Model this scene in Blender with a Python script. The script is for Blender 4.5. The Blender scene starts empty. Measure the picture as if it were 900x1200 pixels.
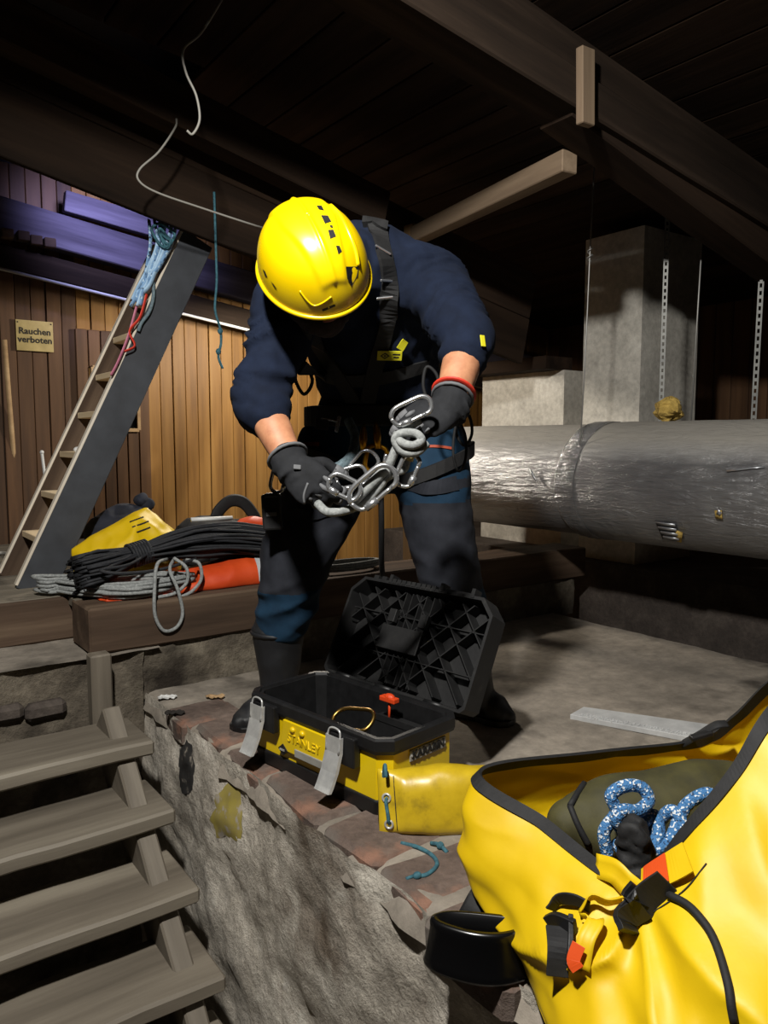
import bpy, bmesh, math, random
from mathutils import Vector, Matrix, noise, Euler
random.seed(7)
S = bpy.context.scene
COL = S.collection

# ---------------------------------------------------------------- camera
FOC, HZ, VPX, CH = 900.0, 515.0, -210.0, 0.92
PITCH = math.atan((600-HZ)/FOC)
YAW = math.atan((450-VPX)/math.hypot(FOC, 600-HZ))
cam_d = bpy.data.cameras.new('camera'); cam = bpy.data.objects.new('camera', cam_d); COL.objects.link(cam)
cam_d.sensor_fit = 'AUTO'; cam_d.sensor_width = 36.0; cam_d.lens = FOC/1200*36; cam_d.clip_start = 0.05
CAMP = Vector((0, 0, CH)); cam.location = CAMP
cam.rotation_euler = (math.pi/2-PITCH, 0, -YAW)
S.camera = cam
ROT = Euler((math.pi/2-PITCH, 0, -YAW)).to_matrix()
FWD = Vector((math.sin(YAW), math.cos(YAW), 0)); RGT = Vector((math.cos(YAW), -math.sin(YAW), 0)); UP = Vector((0, 0, 1))
# ---------------------------------------------------------------- view, world, lamps
S.view_settings.view_transform = 'Standard'; S.view_settings.look = 'None'
S.view_settings.exposure = 0.0; S.view_settings.gamma = 1.0; S.view_settings.use_curve_mapping = False
W = bpy.data.worlds.new('world'); S.world = W; W.use_nodes = True
W.node_tree.nodes['Background'].inputs[0].default_value = (0.50, 0.56, 0.70, 1)
W.node_tree.nodes['Background'].inputs[1].default_value = 0.03
def lamp(name, kind, loc, target, energy, color, size=0.1, **kw):
    d = bpy.data.lights.new(name, kind); o = bpy.data.objects.new(name, d); COL.objects.link(o)
    d.energy = energy; d.color = color; o.location = loc
    if kind == 'AREA': d.shape = 'DISK'; d.size = size
    else: d.shadow_soft_size = size
    for k, v in kw.items(): setattr(d, k, v)
    if target is not None:
        o.rotation_euler = (Vector(target)-Vector(loc)).to_track_quat('-Z', 'Y').to_euler()
    return o
# shaded work lamp hung over the stairs, left of the camera
lamp('work_lamp_light', 'SPOT', (-0.05, 0.60, 2.36), (1.35, 1.72, 0.0), 390, (1.0, 0.97, 0.92), 0.07, spot_size=math.radians(128), spot_blend=0.6)
# hooded lamp hung behind the worker, lights the plank wall and the pipe
lamp('rear_lamp_light', 'SPOT', (2.28, 3.85, 1.60), (2.28, 4.13, 0.60), 80, (1.0, 0.91, 0.78), 0.07, spot_size=math.radians(176), spot_blend=0.12)
# daylight falling through the roof hatch over the ladder
lamp('hatch_daylight', 'SPOT', (1.22, 3.92, 2.40), (1.40, 4.62, 2.17), 85, (0.50, 0.50, 1.0), 0.10, spot_size=math.radians(78), spot_blend=0.9)

# ---------------------------------------------------------------- pixel helpers (900 x 1200 frame)
def ray(x, y): return ROT @ Vector(((x-450)/FOC, (600-y)/FOC, -1.0))
def pt(x, y, d):
    r = ray(x, y); return CAMP + r*(d/r.dot(FWD))
def onZ(x, y, z):
    r = ray(x, y); return CAMP + r*((z-CH)/r.z)
def onX(x, y, X):
    r = ray(x, y); return CAMP + r*(X/r.x)
def onY(x, y, Y):
    r = ray(x, y); return CAMP + r*(Y/r.y)
def cw(lat, d, z): return RGT*lat + FWD*d + UP*z      # camera-aligned floor frame to world

# ---------------------------------------------------------------- materials
MATS = {}
def _new(name):
    m = bpy.data.materials.new(name); m.use_nodes = True; MATS[name] = m
    nt = m.node_tree; return m, nt, nt.nodes, nt.links, nt.nodes['Principled BSDF']
def srgb(h):
    if isinstance(h, str):
        c = [int(h[i:i+2], 16)/255 for i in (0, 2, 4)]
        return tuple(((v/12.92) if v <= .04045 else ((v+.055)/1.055)**2.4) for v in c)+(1,)
    return tuple(h)+(1,)
def ramp(N, stops):
    r = N.new('ShaderNodeValToRGB'); e = r.color_ramp.elements
    while len(e) < len(stops): e.new(0.5)
    for i, (p, c) in enumerate(stops): e[i].position = p; e[i].color = srgb(c)
    return r
def mat(name, stops, rough=0.6, metal=0.0, scale=6.0, detail=5.0, bump=0.0, bscale=None, bdist=0.01, stretch=(1, 1, 1), coord='Object', spec=0.5, rand=0.0, coat=0.0, rvar=0.0, emis=None):
    """noise-driven colour with optional relief"""
    m, nt, N, L, B = _new(name)
    if isinstance(stops, str): stops = [(0.0, stops)]
    B.inputs['Roughness'].default_value = rough; B.inputs['Metallic'].default_value = metal
    B.inputs['Specular IOR Level'].default_value = spec
    if coat: B.inputs['Coat Weight'].default_value = coat; B.inputs['Coat Roughness'].default_value = 0.25
    tc = N.new('ShaderNodeTexCoord'); mp = N.new('ShaderNodeMapping'); mp.inputs['Scale'].default_value = stretch
    src = tc.outputs[coord]
    if rand:
        oi = N.new('ShaderNodeObjectInfo'); vm = N.new('ShaderNodeVectorMath'); vm.operation = 'SCALE'
        vm.inputs[0].default_value = (37.0, 19.0, 53.0); L.new(oi.outputs['Random'], vm.inputs['Scale'])
        va = N.new('ShaderNodeVectorMath'); L.new(src, va.inputs[0]); L.new(vm.outputs[0], va.inputs[1]); src = va.outputs[0]
    L.new(src, mp.inputs[0])
    nz = N.new('ShaderNodeTexNoise'); nz.inputs['Scale'].default_value = scale; nz.inputs['Detail'].default_value = detail
    nz.inputs['Roughness'].default_value = 0.6; L.new(mp.outputs[0], nz.inputs['Vector'])
    if len(stops) > 1:
        r = ramp(N, stops); L.new(nz.outputs['Fac'], r.inputs[0]); out = r.outputs[0]
        if rand:
            hs = N.new('ShaderNodeHueSaturation'); mr = N.new('ShaderNodeMapRange')
            mr.inputs['To Min'].default_value = 1-rand; mr.inputs['To Max'].default_value = 1+rand
            L.new(oi.outputs['Random'], mr.inputs[0]); L.new(mr.outputs[0], hs.inputs['Value']); L.new(out, hs.inputs['Color']); out = hs.outputs[0]
        L.new(out, B.inputs['Base Color'])
    else: B.inputs['Base Color'].default_value = srgb(stops[0][1])
    if rvar:
        mr2 = N.new('ShaderNodeMapRange'); mr2.inputs['From Min'].default_value = .3; mr2.inputs['From Max'].default_value = .7
        mr2.inputs['To Min'].default_value = max(.02, rough-rvar); mr2.inputs['To Max'].default_value = min(1, rough+rvar)
        L.new(nz.outputs['Fac'], mr2.inputs[0]); L.new(mr2.outputs[0], B.inputs['Roughness'])
    if bump:
        n2 = N.new('ShaderNodeTexNoise'); n2.inputs['Scale'].default_value = bscale or scale*3; n2.inputs['Detail'].default_value = 5
        L.new(mp.outputs[0], n2.inputs['Vector'])
        b = N.new('ShaderNodeBump'); b.inputs['Strength'].default_value = bump; b.inputs['Distance'].default_value = bdist
        L.new(n2.outputs['Fac'], b.inputs['Height']); L.new(b.outputs[0], B.inputs['Normal'])
    if emis: B.inputs['Emission Color'].default_value = srgb(emis[0]); B.inputs['Emission Strength'].default_value = emis[1]
    return m
def wood(name, dark, midc, light, rough=0.7, rand=0.25, scale=14, bump=0.35, spec=0.3, knots=True):
    m = mat(name, [(0.25, dark), (0.5, midc), (0.78, light)], rough, 0, scale, 6, bump, scale*2.2, 0.004, (0.07, 1, 1), 'Object', spec, rand)
    return m
def rough_stone(name, stops, scale=3.0, bump=0.6, rough=0.9, crack=True, spots=None, big=None):
    """two octaves of colour, fine grain relief and optional dirt patches"""
    m, nt, N, L, B = _new(name); B.inputs['Roughness'].default_value = rough; B.inputs['Specular IOR Level'].default_value = 0.25
    tc = N.new('ShaderNodeTexCoord')
    n1 = N.new('ShaderNodeTexNoise'); n1.inputs['Scale'].default_value = scale; n1.inputs['Detail'].default_value = 9; n1.inputs['Roughness'].default_value = 0.68
    L.new(tc.outputs['Object'], n1.inputs['Vector']); r = ramp(N, stops); L.new(n1.outputs['Fac'], r.inputs[0]); out = r.outputs[0]
    n2 = N.new('ShaderNodeTexNoise'); n2.inputs['Scale'].default_value = scale*9; n2.inputs['Detail'].default_value = 6; n2.inputs['Roughness'].default_value = 0.7
    L.new(tc.outputs['Object'], n2.inputs['Vector'])
    mx = N.new('ShaderNodeMix'); mx.data_type = 'RGBA'; mx.blend_type = 'OVERLAY'; mx.inputs['Factor'].default_value = 0.55
    L.new(out, mx.inputs[6]); L.new(n2.outputs['Color'], mx.inputs[7])
    bw = N.new('ShaderNodeRGBToBW'); L.new(n2.outputs['Fac'], mx.inputs[7]); out = mx.outputs[2]
    if spots:
        for col, sc, lo, hi in spots:
            n3 = N.new('ShaderNodeTexNoise'); n3.inputs['Scale'].default_value = sc; n3.inputs['Detail'].default_value = 5
            mp3 = N.new('ShaderNodeMapping'); mp3.inputs['Location'].default_value = (sc*1.7, 3.1, 5.2); L.new(tc.outputs['Object'], mp3.inputs[0]); L.new(mp3.outputs[0], n3.inputs['Vector'])
            rr = ramp(N, [(lo, (0, 0, 0)), (hi, (1, 1, 1))]); L.new(n3.outputs['Fac'], rr.inputs[0])
            m2 = N.new('ShaderNodeMix'); m2.data_type = 'RGBA'; L.new(rr.outputs[0], m2.inputs['Factor']); L.new(out, m2.inputs[6]); m2.inputs[7].default_value = srgb(col); out = m2.outputs[2]
    L.new(out, B.inputs['Base Color'])
    ad = N.new('ShaderNodeMath'); ad.operation = 'ADD'; L.new(n1.outputs['Fac'], ad.inputs[0]); L.new(n2.outputs['Fac'], ad.inputs[1])
    b = N.new('ShaderNodeBump'); b.inputs['Strength'].default_value = bump; b.inputs['Distance'].default_value = 0.012
    L.new(ad.outputs[0], b.inputs['Height']); L.new(b.outputs[0], B.inputs['Normal'])
    return m

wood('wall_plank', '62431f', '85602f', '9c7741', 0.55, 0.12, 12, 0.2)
wood('wall_plank_shaded', '3a291c', '563d28', '6c4f35', 0.6, 0.18, 12, 0.2)  # same boards, colour darkened where the lamp light falls off
wood('roof_wood', '1a1410', '2e231b', '413226', 0.9, 0.3, 10, 0.5, 0.1)
wood('beam_wood', '181310', '2c231c', '483b31', 0.9, 0.2, 10, 0.8, 0.12)
wood('brown_beam', '2e241c', '4b3c30', '6d5c4b', 0.8, 0.15, 10, 0.8, 0.2)
wood('pale_wood', '85694a', 'a88b66', 'bfa27a', 0.7, 0.15, 12, 0.3)
wood('brace_wood', '54453a', '72614f', '8a7863', 0.75, 0.15, 12, 0.5, 0.2)
wood('grey_wood', '4d4840', '6b6458', '847b6c', 0.75, 0.15, 9, 0.6, 0.3)
wood('tread_wood', '464037', '6a6256', '8c8475', 0.62, 0.12, 9, 0.7, 0.45)
wood('ladder_pale', 'bba483', 'd4bf9c', 'e4d2b4', 0.6, 0.1, 12, 0.2)
wood('daylit_beam_wood', '2e2a33', '55505c', '75707c', 0.8, 0.1, 10, 0.5, 0.2)  # violet of the hatch daylight is mixed into this wood colour
mat('ladder_grey', [(0.3, '2e3034'), (0.7, '3c3f44')], 0.55, 0, 9, 5, 0.1, 60, 0.002)
rough_stone('concrete', [(0.25, '5e5850'), (0.5, '857d72'), (0.75, 'a59b8d')], 2.2, 0.35, 0.88, spots=[('8d8478', 5, .62, .75), ('37322d', 3.2, .60, .75)])
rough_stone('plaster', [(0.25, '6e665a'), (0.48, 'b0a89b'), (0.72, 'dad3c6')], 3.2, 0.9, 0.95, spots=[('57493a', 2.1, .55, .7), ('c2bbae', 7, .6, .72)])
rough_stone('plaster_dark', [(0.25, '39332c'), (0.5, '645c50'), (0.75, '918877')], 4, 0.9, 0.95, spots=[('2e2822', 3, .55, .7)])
rough_stone('chimney_plaster', [(0.3, 'a09c93'), (0.55, 'bbb7ad'), (0.75, 'd0ccc2')], 3, 0.25, 0.9)
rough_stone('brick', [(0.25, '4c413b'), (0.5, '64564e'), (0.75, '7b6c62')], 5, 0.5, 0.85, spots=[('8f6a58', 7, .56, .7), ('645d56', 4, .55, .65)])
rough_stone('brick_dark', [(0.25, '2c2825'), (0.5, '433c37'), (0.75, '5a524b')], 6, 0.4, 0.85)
wood('ladder_edge', 'b9ad9a', 'cfc5b4', 'ddd5c6', 0.6, 0.1, 12, 0.2)
mat('white_metal', [(0.3, 'b9bab8'), (0.7, 'd6d6d2')], 0.45, 0, 8)
mat('steel', [(0.3, '8d8d8d'), (0.7, 'c2c2c2')], 0.3, 1.0, 12, 4, 0.05)
mat('strip_steel', [(.3, '5c5c5a'), (.7, '74746f')], .5, .4, 20)
mat('wire', '9b9a96', 0.5, 0.6)
mat('black', '0b0b0c', 0.6)
mat('dark_pane', '06070a', 0.12)
mat('card', [(0.3, '9c8a58'), (0.7, 'bda970')], 0.8, 0, 9)
mat('ink', '1d1914', 0.8)
mat('cord_white', '8f8c84', 0.6)

# ---------------------------------------------------------------- mesh helpers
def tag(o, label=None, cat=None, group=None, kind=None):
    if label: o['label'] = label
    if cat: o['category'] = cat
    if group: o['group'] = group
    if kind: o['kind'] = kind
    return o
def link(name, me, m=None, parent=None, mw=None, smooth=False):
    o = bpy.data.objects.new(name, me); COL.objects.link(o)
    if m is not None and me is not None and not me.materials:
        for k in (m if isinstance(m, (list, tuple)) else [m]): me.materials.append(MATS[k] if isinstance(k, str) else k)
    if mw is not None: o.matrix_world = mw
    if parent is not None:
        o.parent = parent; o.matrix_parent_inverse = PINV.get(parent.name, Matrix.Identity(4))
    if smooth and me is not None:
        me.polygons.foreach_set('use_smooth', [True]*len(me.polygons))
    return o
PINV = {}
def empty(name, loc, label=None, cat=None, group=None, kind=None):
    o = bpy.data.objects.new(name, None); COL.objects.link(o); o.location = loc; o.empty_display_size = .05
    PINV[o.name] = Matrix.Translation(-Vector(loc))
    return tag(o, label, cat, group, kind)
def mesh(name, v, f, mi=None):
    me = bpy.data.meshes.new(name); me.from_pydata([tuple(p) for p in v], [], f)
    if mi: me.polygons.foreach_set('material_index', mi)
    me.update(); return me
class MB:
    def __init__(s): s.v = []; s.f = []; s.mi = []
    def add(s, v, f, m=0):
        b = len(s.v); s.v += [Vector(p) for p in v]; s.f += [tuple(i+b for i in q) for q in f]; s.mi += [m]*len(f); return s
    def box(s, c, sx, sy, sz, M=None, m=0):
        v = [Vector((x*sx/2, y*sy/2, z*sz/2)) for x in (-1, 1) for y in (-1, 1) for z in (-1, 1)]
        v = [(M @ p if M else p)+Vector(c) for p in v]
        return s.add(v, [(0, 1, 3, 2), (4, 6, 7, 5), (0, 4, 5, 1), (2, 3, 7, 6), (0, 2, 6, 4), (1, 5, 7, 3)], m)
    def bar(s, a, b, w, h, up=UP, m=0):
        a, b = Vector(a), Vector(b); M = frame(b-a, up); return s.box((a+b)/2, (b-a).length, w, h, M, m)
    def tube(s, pts, r, n=8, cap=True, m=0, closed=False, flat=None):
        """swept tube; r a number or a list; flat=(sx,sy) scales of the section"""
        P = [Vector(p) for p in pts]; k = len(P); rs = r if isinstance(r, (list, tuple)) else [r]*k
        T = []
        for i in range(k):
            a = P[(i-1) % k] if (closed or i) else P[0]; b = P[(i+1) % k] if (closed or i < k-1) else P[-1]
            t = (b-a); T.append(t.normalized() if t.length > 1e-9 else Vector((0, 0, 1)))
        u = T[0].orthogonal().normalized() if flat is None or len(flat) < 3 else (Vector(flat[2])-T[0]*T[0].dot(Vector(flat[2]))).normalized()
        fx, fy = (flat[0], flat[1]) if flat else (1, 1)
        V = []
        for i in range(k):
            if i:
                u = (u - T[i]*u.dot(T[i]))
                u = u.normalized() if u.length > 1e-6 else T[i].orthogonal().normalized()
            w = T[i].cross(u)
            for j in range(n):
                a = 2*math.pi*j/n; V.append(P[i]+(u*math.cos(a)*fx+w*math.sin(a)*fy)*rs[i])
        F = [(i*n+j, i*n+(j+1) % n, ((i+1) % k)*n+(j+1) % n, ((i+1) % k)*n+j) for i in range(k if closed else k-1) for j in range(n)]
        if cap and not closed: F += [tuple(range(n-1, -1, -1)), tuple((k-1)*n+j for j in range(n))]
        return s.add(V, F, m)
    def rings(s, R, cap=True, closed=False, m=0):
        n = len(R[0]); k = len(R); V = [p for q in R for p in q]
        F = [(i*n+j, i*n+(j+1) % n, ((i+1) % k)*n+(j+1) % n, ((i+1) % k)*n+j) for i in range(k if closed else k-1) for j in range(n)]
        if cap and not closed: F += [tuple(range(n-1, -1, -1)), tuple((k-1)*n+j for j in range(n))]
        return s.add(V, F, m)
    def grid(s, fn, nu, nv, m=0):
        V = [fn(i/nu, j/nv) for i in range(nu+1) for j in range(nv+1)]
        return s.add(V, [(i*(nv+1)+j, (i+1)*(nv+1)+j, (i+1)*(nv+1)+j+1, i*(nv+1)+j+1) for i in range(nu) for j in range(nv)], m)
    def ball(s, c, rx, ry=None, rz=None, M=None, n=10, k=7, m=0):
        ry = ry or rx; rz = rz or rx; R = []
        for i in range(k+1):
            t = math.pi*(i+.0001)/(k+.0002); R.append([(M or Matrix.Identity(3)) @ Vector((rx*math.sin(t)*math.cos(2*math.pi*j/n), ry*math.sin(t)*math.sin(2*math.pi*j/n), rz*math.cos(t)))+Vector(c) for j in range(n)])
        return s.rings(R, m=m)
    def build(s, name, m, parent=None, smooth=False, bevel=0, mods=None, fix=False):
        me = mesh(name, s.v, s.f, s.mi if any(s.mi) else None)
        if fix:
            bm = bmesh.new(); bm.from_mesh(me); bmesh.ops.recalc_face_normals(bm, faces=bm.faces); bm.to_mesh(me); bm.free()
        o = link(name, me, m, parent, None, smooth)
        if bevel:
            b = o.modifiers.new('bevel', 'BEVEL'); b.width = bevel; b.segments = 2; b.limit_method = 'ANGLE'
        return o
def frame(x, up=UP):
    """3x3 with local X along x and local Z as near up as it can be"""
    x = Vector(x).normalized(); up = Vector(up)
    if abs(x.dot(up.normalized())) > .999: up = Vector((0, 1, 0))
    y = up.cross(x).normalized(); z = x.cross(y); return Matrix((x, y, z)).transposed()
_boxes = {}
def boxmesh(l, w, h, bev, jag=0, seed=0):
    key = (round(l, 3), round(w, 3), round(h, 3), round(bev, 4), jag, seed)
    if key in _boxes: return _boxes[key]
    bm = bmesh.new(); bmesh.ops.create_cube(bm, size=1, matrix=Matrix.Diagonal((l, w, h, 1)))
    if bev: bmesh.ops.bevel(bm, geom=bm.edges[:], offset=bev, segments=1, affect='EDGES', profile=.5)
    if jag:
        bmesh.ops.subdivide_edges(bm, edges=[e for e in bm.edges if e.calc_length() > 3*max(w, h, .05) or e.calc_length() > .3*l], cuts=12, use_grid_fill=True)
        for v in bm.verts:
            q = v.co*5+Vector((seed*7.3, seed*3.1, 0)); v.co += Vector((0, noise.noise(q), noise.noise(q+Vector((9, 9, 9)))))*jag
    me = bpy.data.meshes.new('timber'); bm.to_mesh(me); bm.free(); _boxes[key] = me
    return me
def timber(name, a, b, w, h, m, parent=None, up=UP, bev=0.004, jag=0, seed=0):
    """a squared timber from a to b: local X is its length, so the grain follows it"""
    a, b = Vector(a), Vector(b); me = boxmesh((b-a).length, w, h, bev, jag, seed)
    if me.materials and me.materials[0] != MATS[m]: me = me.copy(); me.materials.clear()
    M = frame(b-a, up).to_4x4(); M.translation = (a+b)/2
    return link(name, me, m, parent, M)
def sm(o, lev=1):
    s_ = o.modifiers.new('sub', 'SUBSURF'); s_.levels = lev; s_.render_levels = lev; return o
def catmull(P, n=8, closed=False):
    P = [Vector(p) for p in P]; out = []; k = len(P)
    for i in range(k if closed else k-1):
        p1, p2 = P[i], P[(i+1) % k]
        p0 = P[(i-1) % k] if (closed or i) else p1*2-p2
        p3 = P[(i+2) % k] if (closed or i < k-2) else p2*2-p1
        for j in range(n):
            t = j/n; out.append(.5*((2*p1)+(p2-p0)*t+(2*p0-5*p1+4*p2-p3)*t*t+(3*p1-p0-3*p2+p3)*t**3))
    if not closed: out.append(P[-1])
    return out
def nz(p, s=1.0, o=0.0): return noise.noise(Vector(p)*s+Vector((o, o*1.7, -o)))
def nz3(p, s=1.0, o=0.0): return Vector((nz(p, s, o), nz(p, s, o+11), nz(p, s, o+23)))
def rough_grid(name, fn, nu, nv, nrm, amp, m, scale=6, parent=None, lock=None):
    b = MB()
    def g(u, v):
        p = Vector(fn(u, v)); k = 1 if lock is None else lock(u, v)
        return p+Vector(nrm)*k*(amp*nz(p, scale)+amp*.5*nz(p, scale*3.1, 5)+amp*.25*nz(p, scale*9, 9))
    b.grid(g, nu, nv); o = b.build(name, m, parent, smooth=True); return o
# ================================================================ THE SETTING
LX, BY, RX, WY, DZ = 0.90, 2.72, 3.08, 4.80, 0.334     # ledge edge, back step, right step, plank wall, deck height
def roofz(X): return 2.50-0.13*(X-0.8)

# concrete platform the worker stands on
def lift(u, v): return min(1, 8*u, 8*v)
fl = rough_grid('floor', lambda u, v: (LX-.004+(RX-LX+.02)*u+(.020*noise.noise(Vector((7, v*40, 0)))+.012*noise.noise(Vector((3, v*110, 0))) if u < .03 else 0), -1.6+(BY+1.6)*v, -.06 if u == 0 else (-.006 if u < .012 else 0)), 90, 150, (0, 0, 1), .006, 'concrete', 4)
tag(fl, 'worn grey concrete platform with a broken brick edge beside the stairs', kind='structure')
wl = rough_grid('wall_ledge', lambda u, v: (LX+.02*noise.noise(Vector((0, u*9, 3)))*v-.05*(1-v), -1.6+(BY+1.6)*u, -1.7+1.7*v), 150, 80, (-1, 0, 0), .022, 'plaster', 5)
tag(wl, 'crumbling whitewashed plaster wall under the platform edge', kind='structure')
# bricks showing along the broken edge of the platform
rb = random.Random(4)
y = 2.52; i = 0
while y > .2:
    l = .25+rb.uniform(-.07, .07); dx = rb.uniform(-.014, .03)
    me = boxmesh(.235+rb.uniform(-.04, .03), l-.016, .085, .014, .013, i % 7)
    o = link('brick', me, 'brick', fl, Matrix.Translation((LX+.118+dx, y-l/2, -.0365+rb.uniform(-.004, .003))) @ Matrix.Rotation(rb.uniform(-.08, .08), 4, 'Z'))
    y -= l; i += 1
# back step: plaster strip, landing and its face
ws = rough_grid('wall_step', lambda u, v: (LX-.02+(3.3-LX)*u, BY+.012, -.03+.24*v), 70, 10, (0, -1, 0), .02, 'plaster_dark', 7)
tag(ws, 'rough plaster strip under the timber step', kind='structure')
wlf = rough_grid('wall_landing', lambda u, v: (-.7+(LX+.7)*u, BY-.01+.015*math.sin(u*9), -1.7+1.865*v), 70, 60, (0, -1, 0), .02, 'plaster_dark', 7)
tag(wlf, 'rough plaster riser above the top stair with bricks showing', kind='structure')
for (x0, x1, y0, y1) in ((-20, 28, 823, 853), (30, 78, 818, 848)):
    a, b = onY(x0, y1, BY-.02), onY(x1, y0, BY-.02)
    link('brick', boxmesh(b.x-a.x, .10, b.z-a.z, .016, .004, int(x0) % 3), 'brick_dark', wlf, Matrix.Translation(((a.x+b.x)/2, BY+.018, (a.z+b.z)/2)))
la = rough_grid('floor_landing', lambda u, v: (-.7+(LX+.06+.7)*u, BY-.025+.4*v, .168), 60, 16, (0, 0, 1), .006, 'concrete', 5)
tag(la, 'narrow grey landing between the stairs and the deck', kind='structure')

# timber at the edge of the deck
t = timber('deck_edge_beam', (.715, BY+.105, .2515), (3.35, BY+.105, .2515), .23, .165, 'brown_beam', bev=.008, jag=.005, seed=1)
tag(t, 'thick brown timber along the front edge of the deck below the ropes', 'beam')
t = timber('deck_edge_beam', (-.8, 3.08, .25), (.905, 3.08, .25), .16, .165, 'brown_beam', bev=.008, jag=.005, seed=2)
tag(t, 'brown timber behind the grey landing at the foot of the ladder', 'beam')
# deck boards
dk = empty('floor_deck', (.3, 4, DZ), 'raised deck of old grey boards below the plank wall', kind='structure')
for i in range(15):
    w = .118; yy = 2.955+i*.121
    if yy > WY: break
    timber('plank', (-.9 if yy > 3.0 else .72, yy, DZ-.017), (1.72, yy, DZ-.017), w, .034, 'grey_wood', dk, bev=.003)
bk = MB().box((2.2, 3.9, -.20), 6.6, 2.3, .1).build('floor_back', 'concrete'); tag(bk, 'dark low floor behind the deck under the plank wall', kind='structure')
# right-hand step under the pipe
st = MB().box(((3.5+5.4)/2, 1.2, -.20), 5.4-3.5, 7.2, .86).build('floor_plinth', 'brick_dark', bevel=.01); tag(st, 'raised masonry plinth in shadow under the silver pipe', kind='structure')  # masonry coloured dark to deepen the shadow of the pipe

pf = MB().box((3.3, .8, -.66), .6, 6.4, .1).build('floor_added_trench', 'brick_dark'); tag(pf, 'added dark trench between the platform and the plinth', kind='structure')  # trench added so the ground under the pipe goes dark
pw_ = MB().box((RX-.05, .56, -.33), .1, 4.3, .62).build('wall_added_trench', 'brick_dark'); tag(pw_, 'side of the added trench under the platform', kind='structure')
# plank wall at the back
wb = empty('wall_back', (2.2, WY, 0), 'wall of varnished vertical wooden planks', kind='structure')
DX0, DX1 = onY(87, 400, WY).x, onY(172, 400, WY).x
pw = .083
n0 = int((DX0-(-.9))/pw)
for i in range(-2, 78):
    x = -.9+i*pw+pw/2
    timber('plank', (x, WY+.02+.004*((i*37) % 3-1), -.16), (x, WY+.02+.004*((i*37) % 3-1), min(2.45, roofz(x))), pw-.0035, .022, 'wall_plank_shaded' if x < DX0+.03 else 'wall_plank', wb, up=Vector((0, -1, 0)), bev=.003)
MB().box((2.2, WY+.06, 1.1), 6.8, .03, 2.9).build('backing', 'black', wb)
# door with a small dark window behind the ladder
dr = empty('door_1', (DX0, WY, DZ), 'plank door with a small dark window behind the ladder', kind='structure')
zt = onY(120, 388, WY).z
wx0, wx1 = onY(108, 470, WY).x, onY(160, 470, WY).x; wz1, wz0 = onY(135, 432, WY).z, onY(135, 504, WY).z
k = 6; dw = (DX1-DX0)/k
for i in range(k):
    x = DX0+dw*(i+.5)
    if wx0-.02 < x < wx1+.02:
        timber('plank', (x, WY-.01, DZ), (x, WY-.01, wz0), dw-.006, .025, 'wall_plank_shaded', dr, up=Vector((0, -1, 0)), bev=.003)
        timber('plank', (x, WY-.01, wz1), (x, WY-.01, zt), dw-.006, .025, 'wall_plank_shaded', dr, up=Vector((0, -1, 0)), bev=.003)
    else: timber('plank', (x, WY-.01, DZ), (x, WY-.01, zt), dw-.006, .025, 'wall_plank_shaded', dr, up=Vector((0, -1, 0)), bev=.003)
MB().box(((wx0+wx1)/2, WY-.005, (wz0+wz1)/2), wx1-wx0, .01, wz1-wz0).build('window_pane', 'dark_pane', dr)
f = MB()
for (a, b) in (((wx0, wz0), (wx1, wz0)), ((wx0, wz1), (wx1, wz1)), ((wx0, wz0), (wx0, wz1)), ((wx1, wz0), (wx1, wz1))):
    f.bar((a[0], WY-.028, a[1]), (b[0], WY-.028, b[1]), .02, .022)
f.build('window_frame', 'pale_wood', dr, bevel=.002)
# right-hand wall (planks in the dark) and left-hand wall of the stairwell
wr = empty('wall_right', (5.35, 1.5, 0), 'dark plank wall beyond the chimney', kind='structure')
for i in range(52):
    yy = -2.2+i*.135+.067
    timber('plank', (5.36, yy, .2), (5.36, yy, roofz(5.36)), .13, .022, 'wall_plank_shaded', wr, up=Vector((-1, 0, 0)), bev=.003)
w_ = MB().box((-1.05, 1.4, .5), .1, 7.4, 4.4).build('wall_left', 'roof_wood'); tag(w_, 'dark wooden wall of the stairwell', kind='structure')
w_ = MB().box((2.2, -2.3, .5), 6.8, .1, 4.6).build('wall_front', 'roof_wood'); tag(w_, 'dark wooden wall across the attic end', kind='structure')
# roof boards
ce = empty('ceiling', (2, 1, 2.4), 'low sloping attic ceiling of dark roof boards', kind='structure')
for i in range(33):
    x = -1.1+i*.205+.1
    if .62 < x < 1.42:   # gap over the ladder: the roof hatch
        timber('roof_board', (x, -2.4, roofz(x)+.02), (x, 3.10, roofz(x)+.02), .199, .03, 'roof_wood', ce, up=Vector((.13, 0, 1)), bev=.003)
        timber('roof_board', (x, 4.05, roofz(x)+.02), (x, 4.95, roofz(x)+.02), .199, .03, 'roof_wood', ce, up=Vector((.13, 0, 1)), bev=.003)
    else: timber('roof_board', (x, -2.4, roofz(x)+.02), (x, 4.95, roofz(x)+.02), .199, .03, 'roof_wood', ce, up=Vector((.13, 0, 1)), bev=.003)
MB().add([(-1.2, -2.4, roofz(-1.2)+.34), (5.6, -2.4, roofz(5.6)+.34), (5.6, 5, roofz(5.6)+.34), (-1.2, 5, roofz(-1.2)+.34)], [(0, 1, 2, 3)]).build('roof_lining', 'black', ce)

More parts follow.
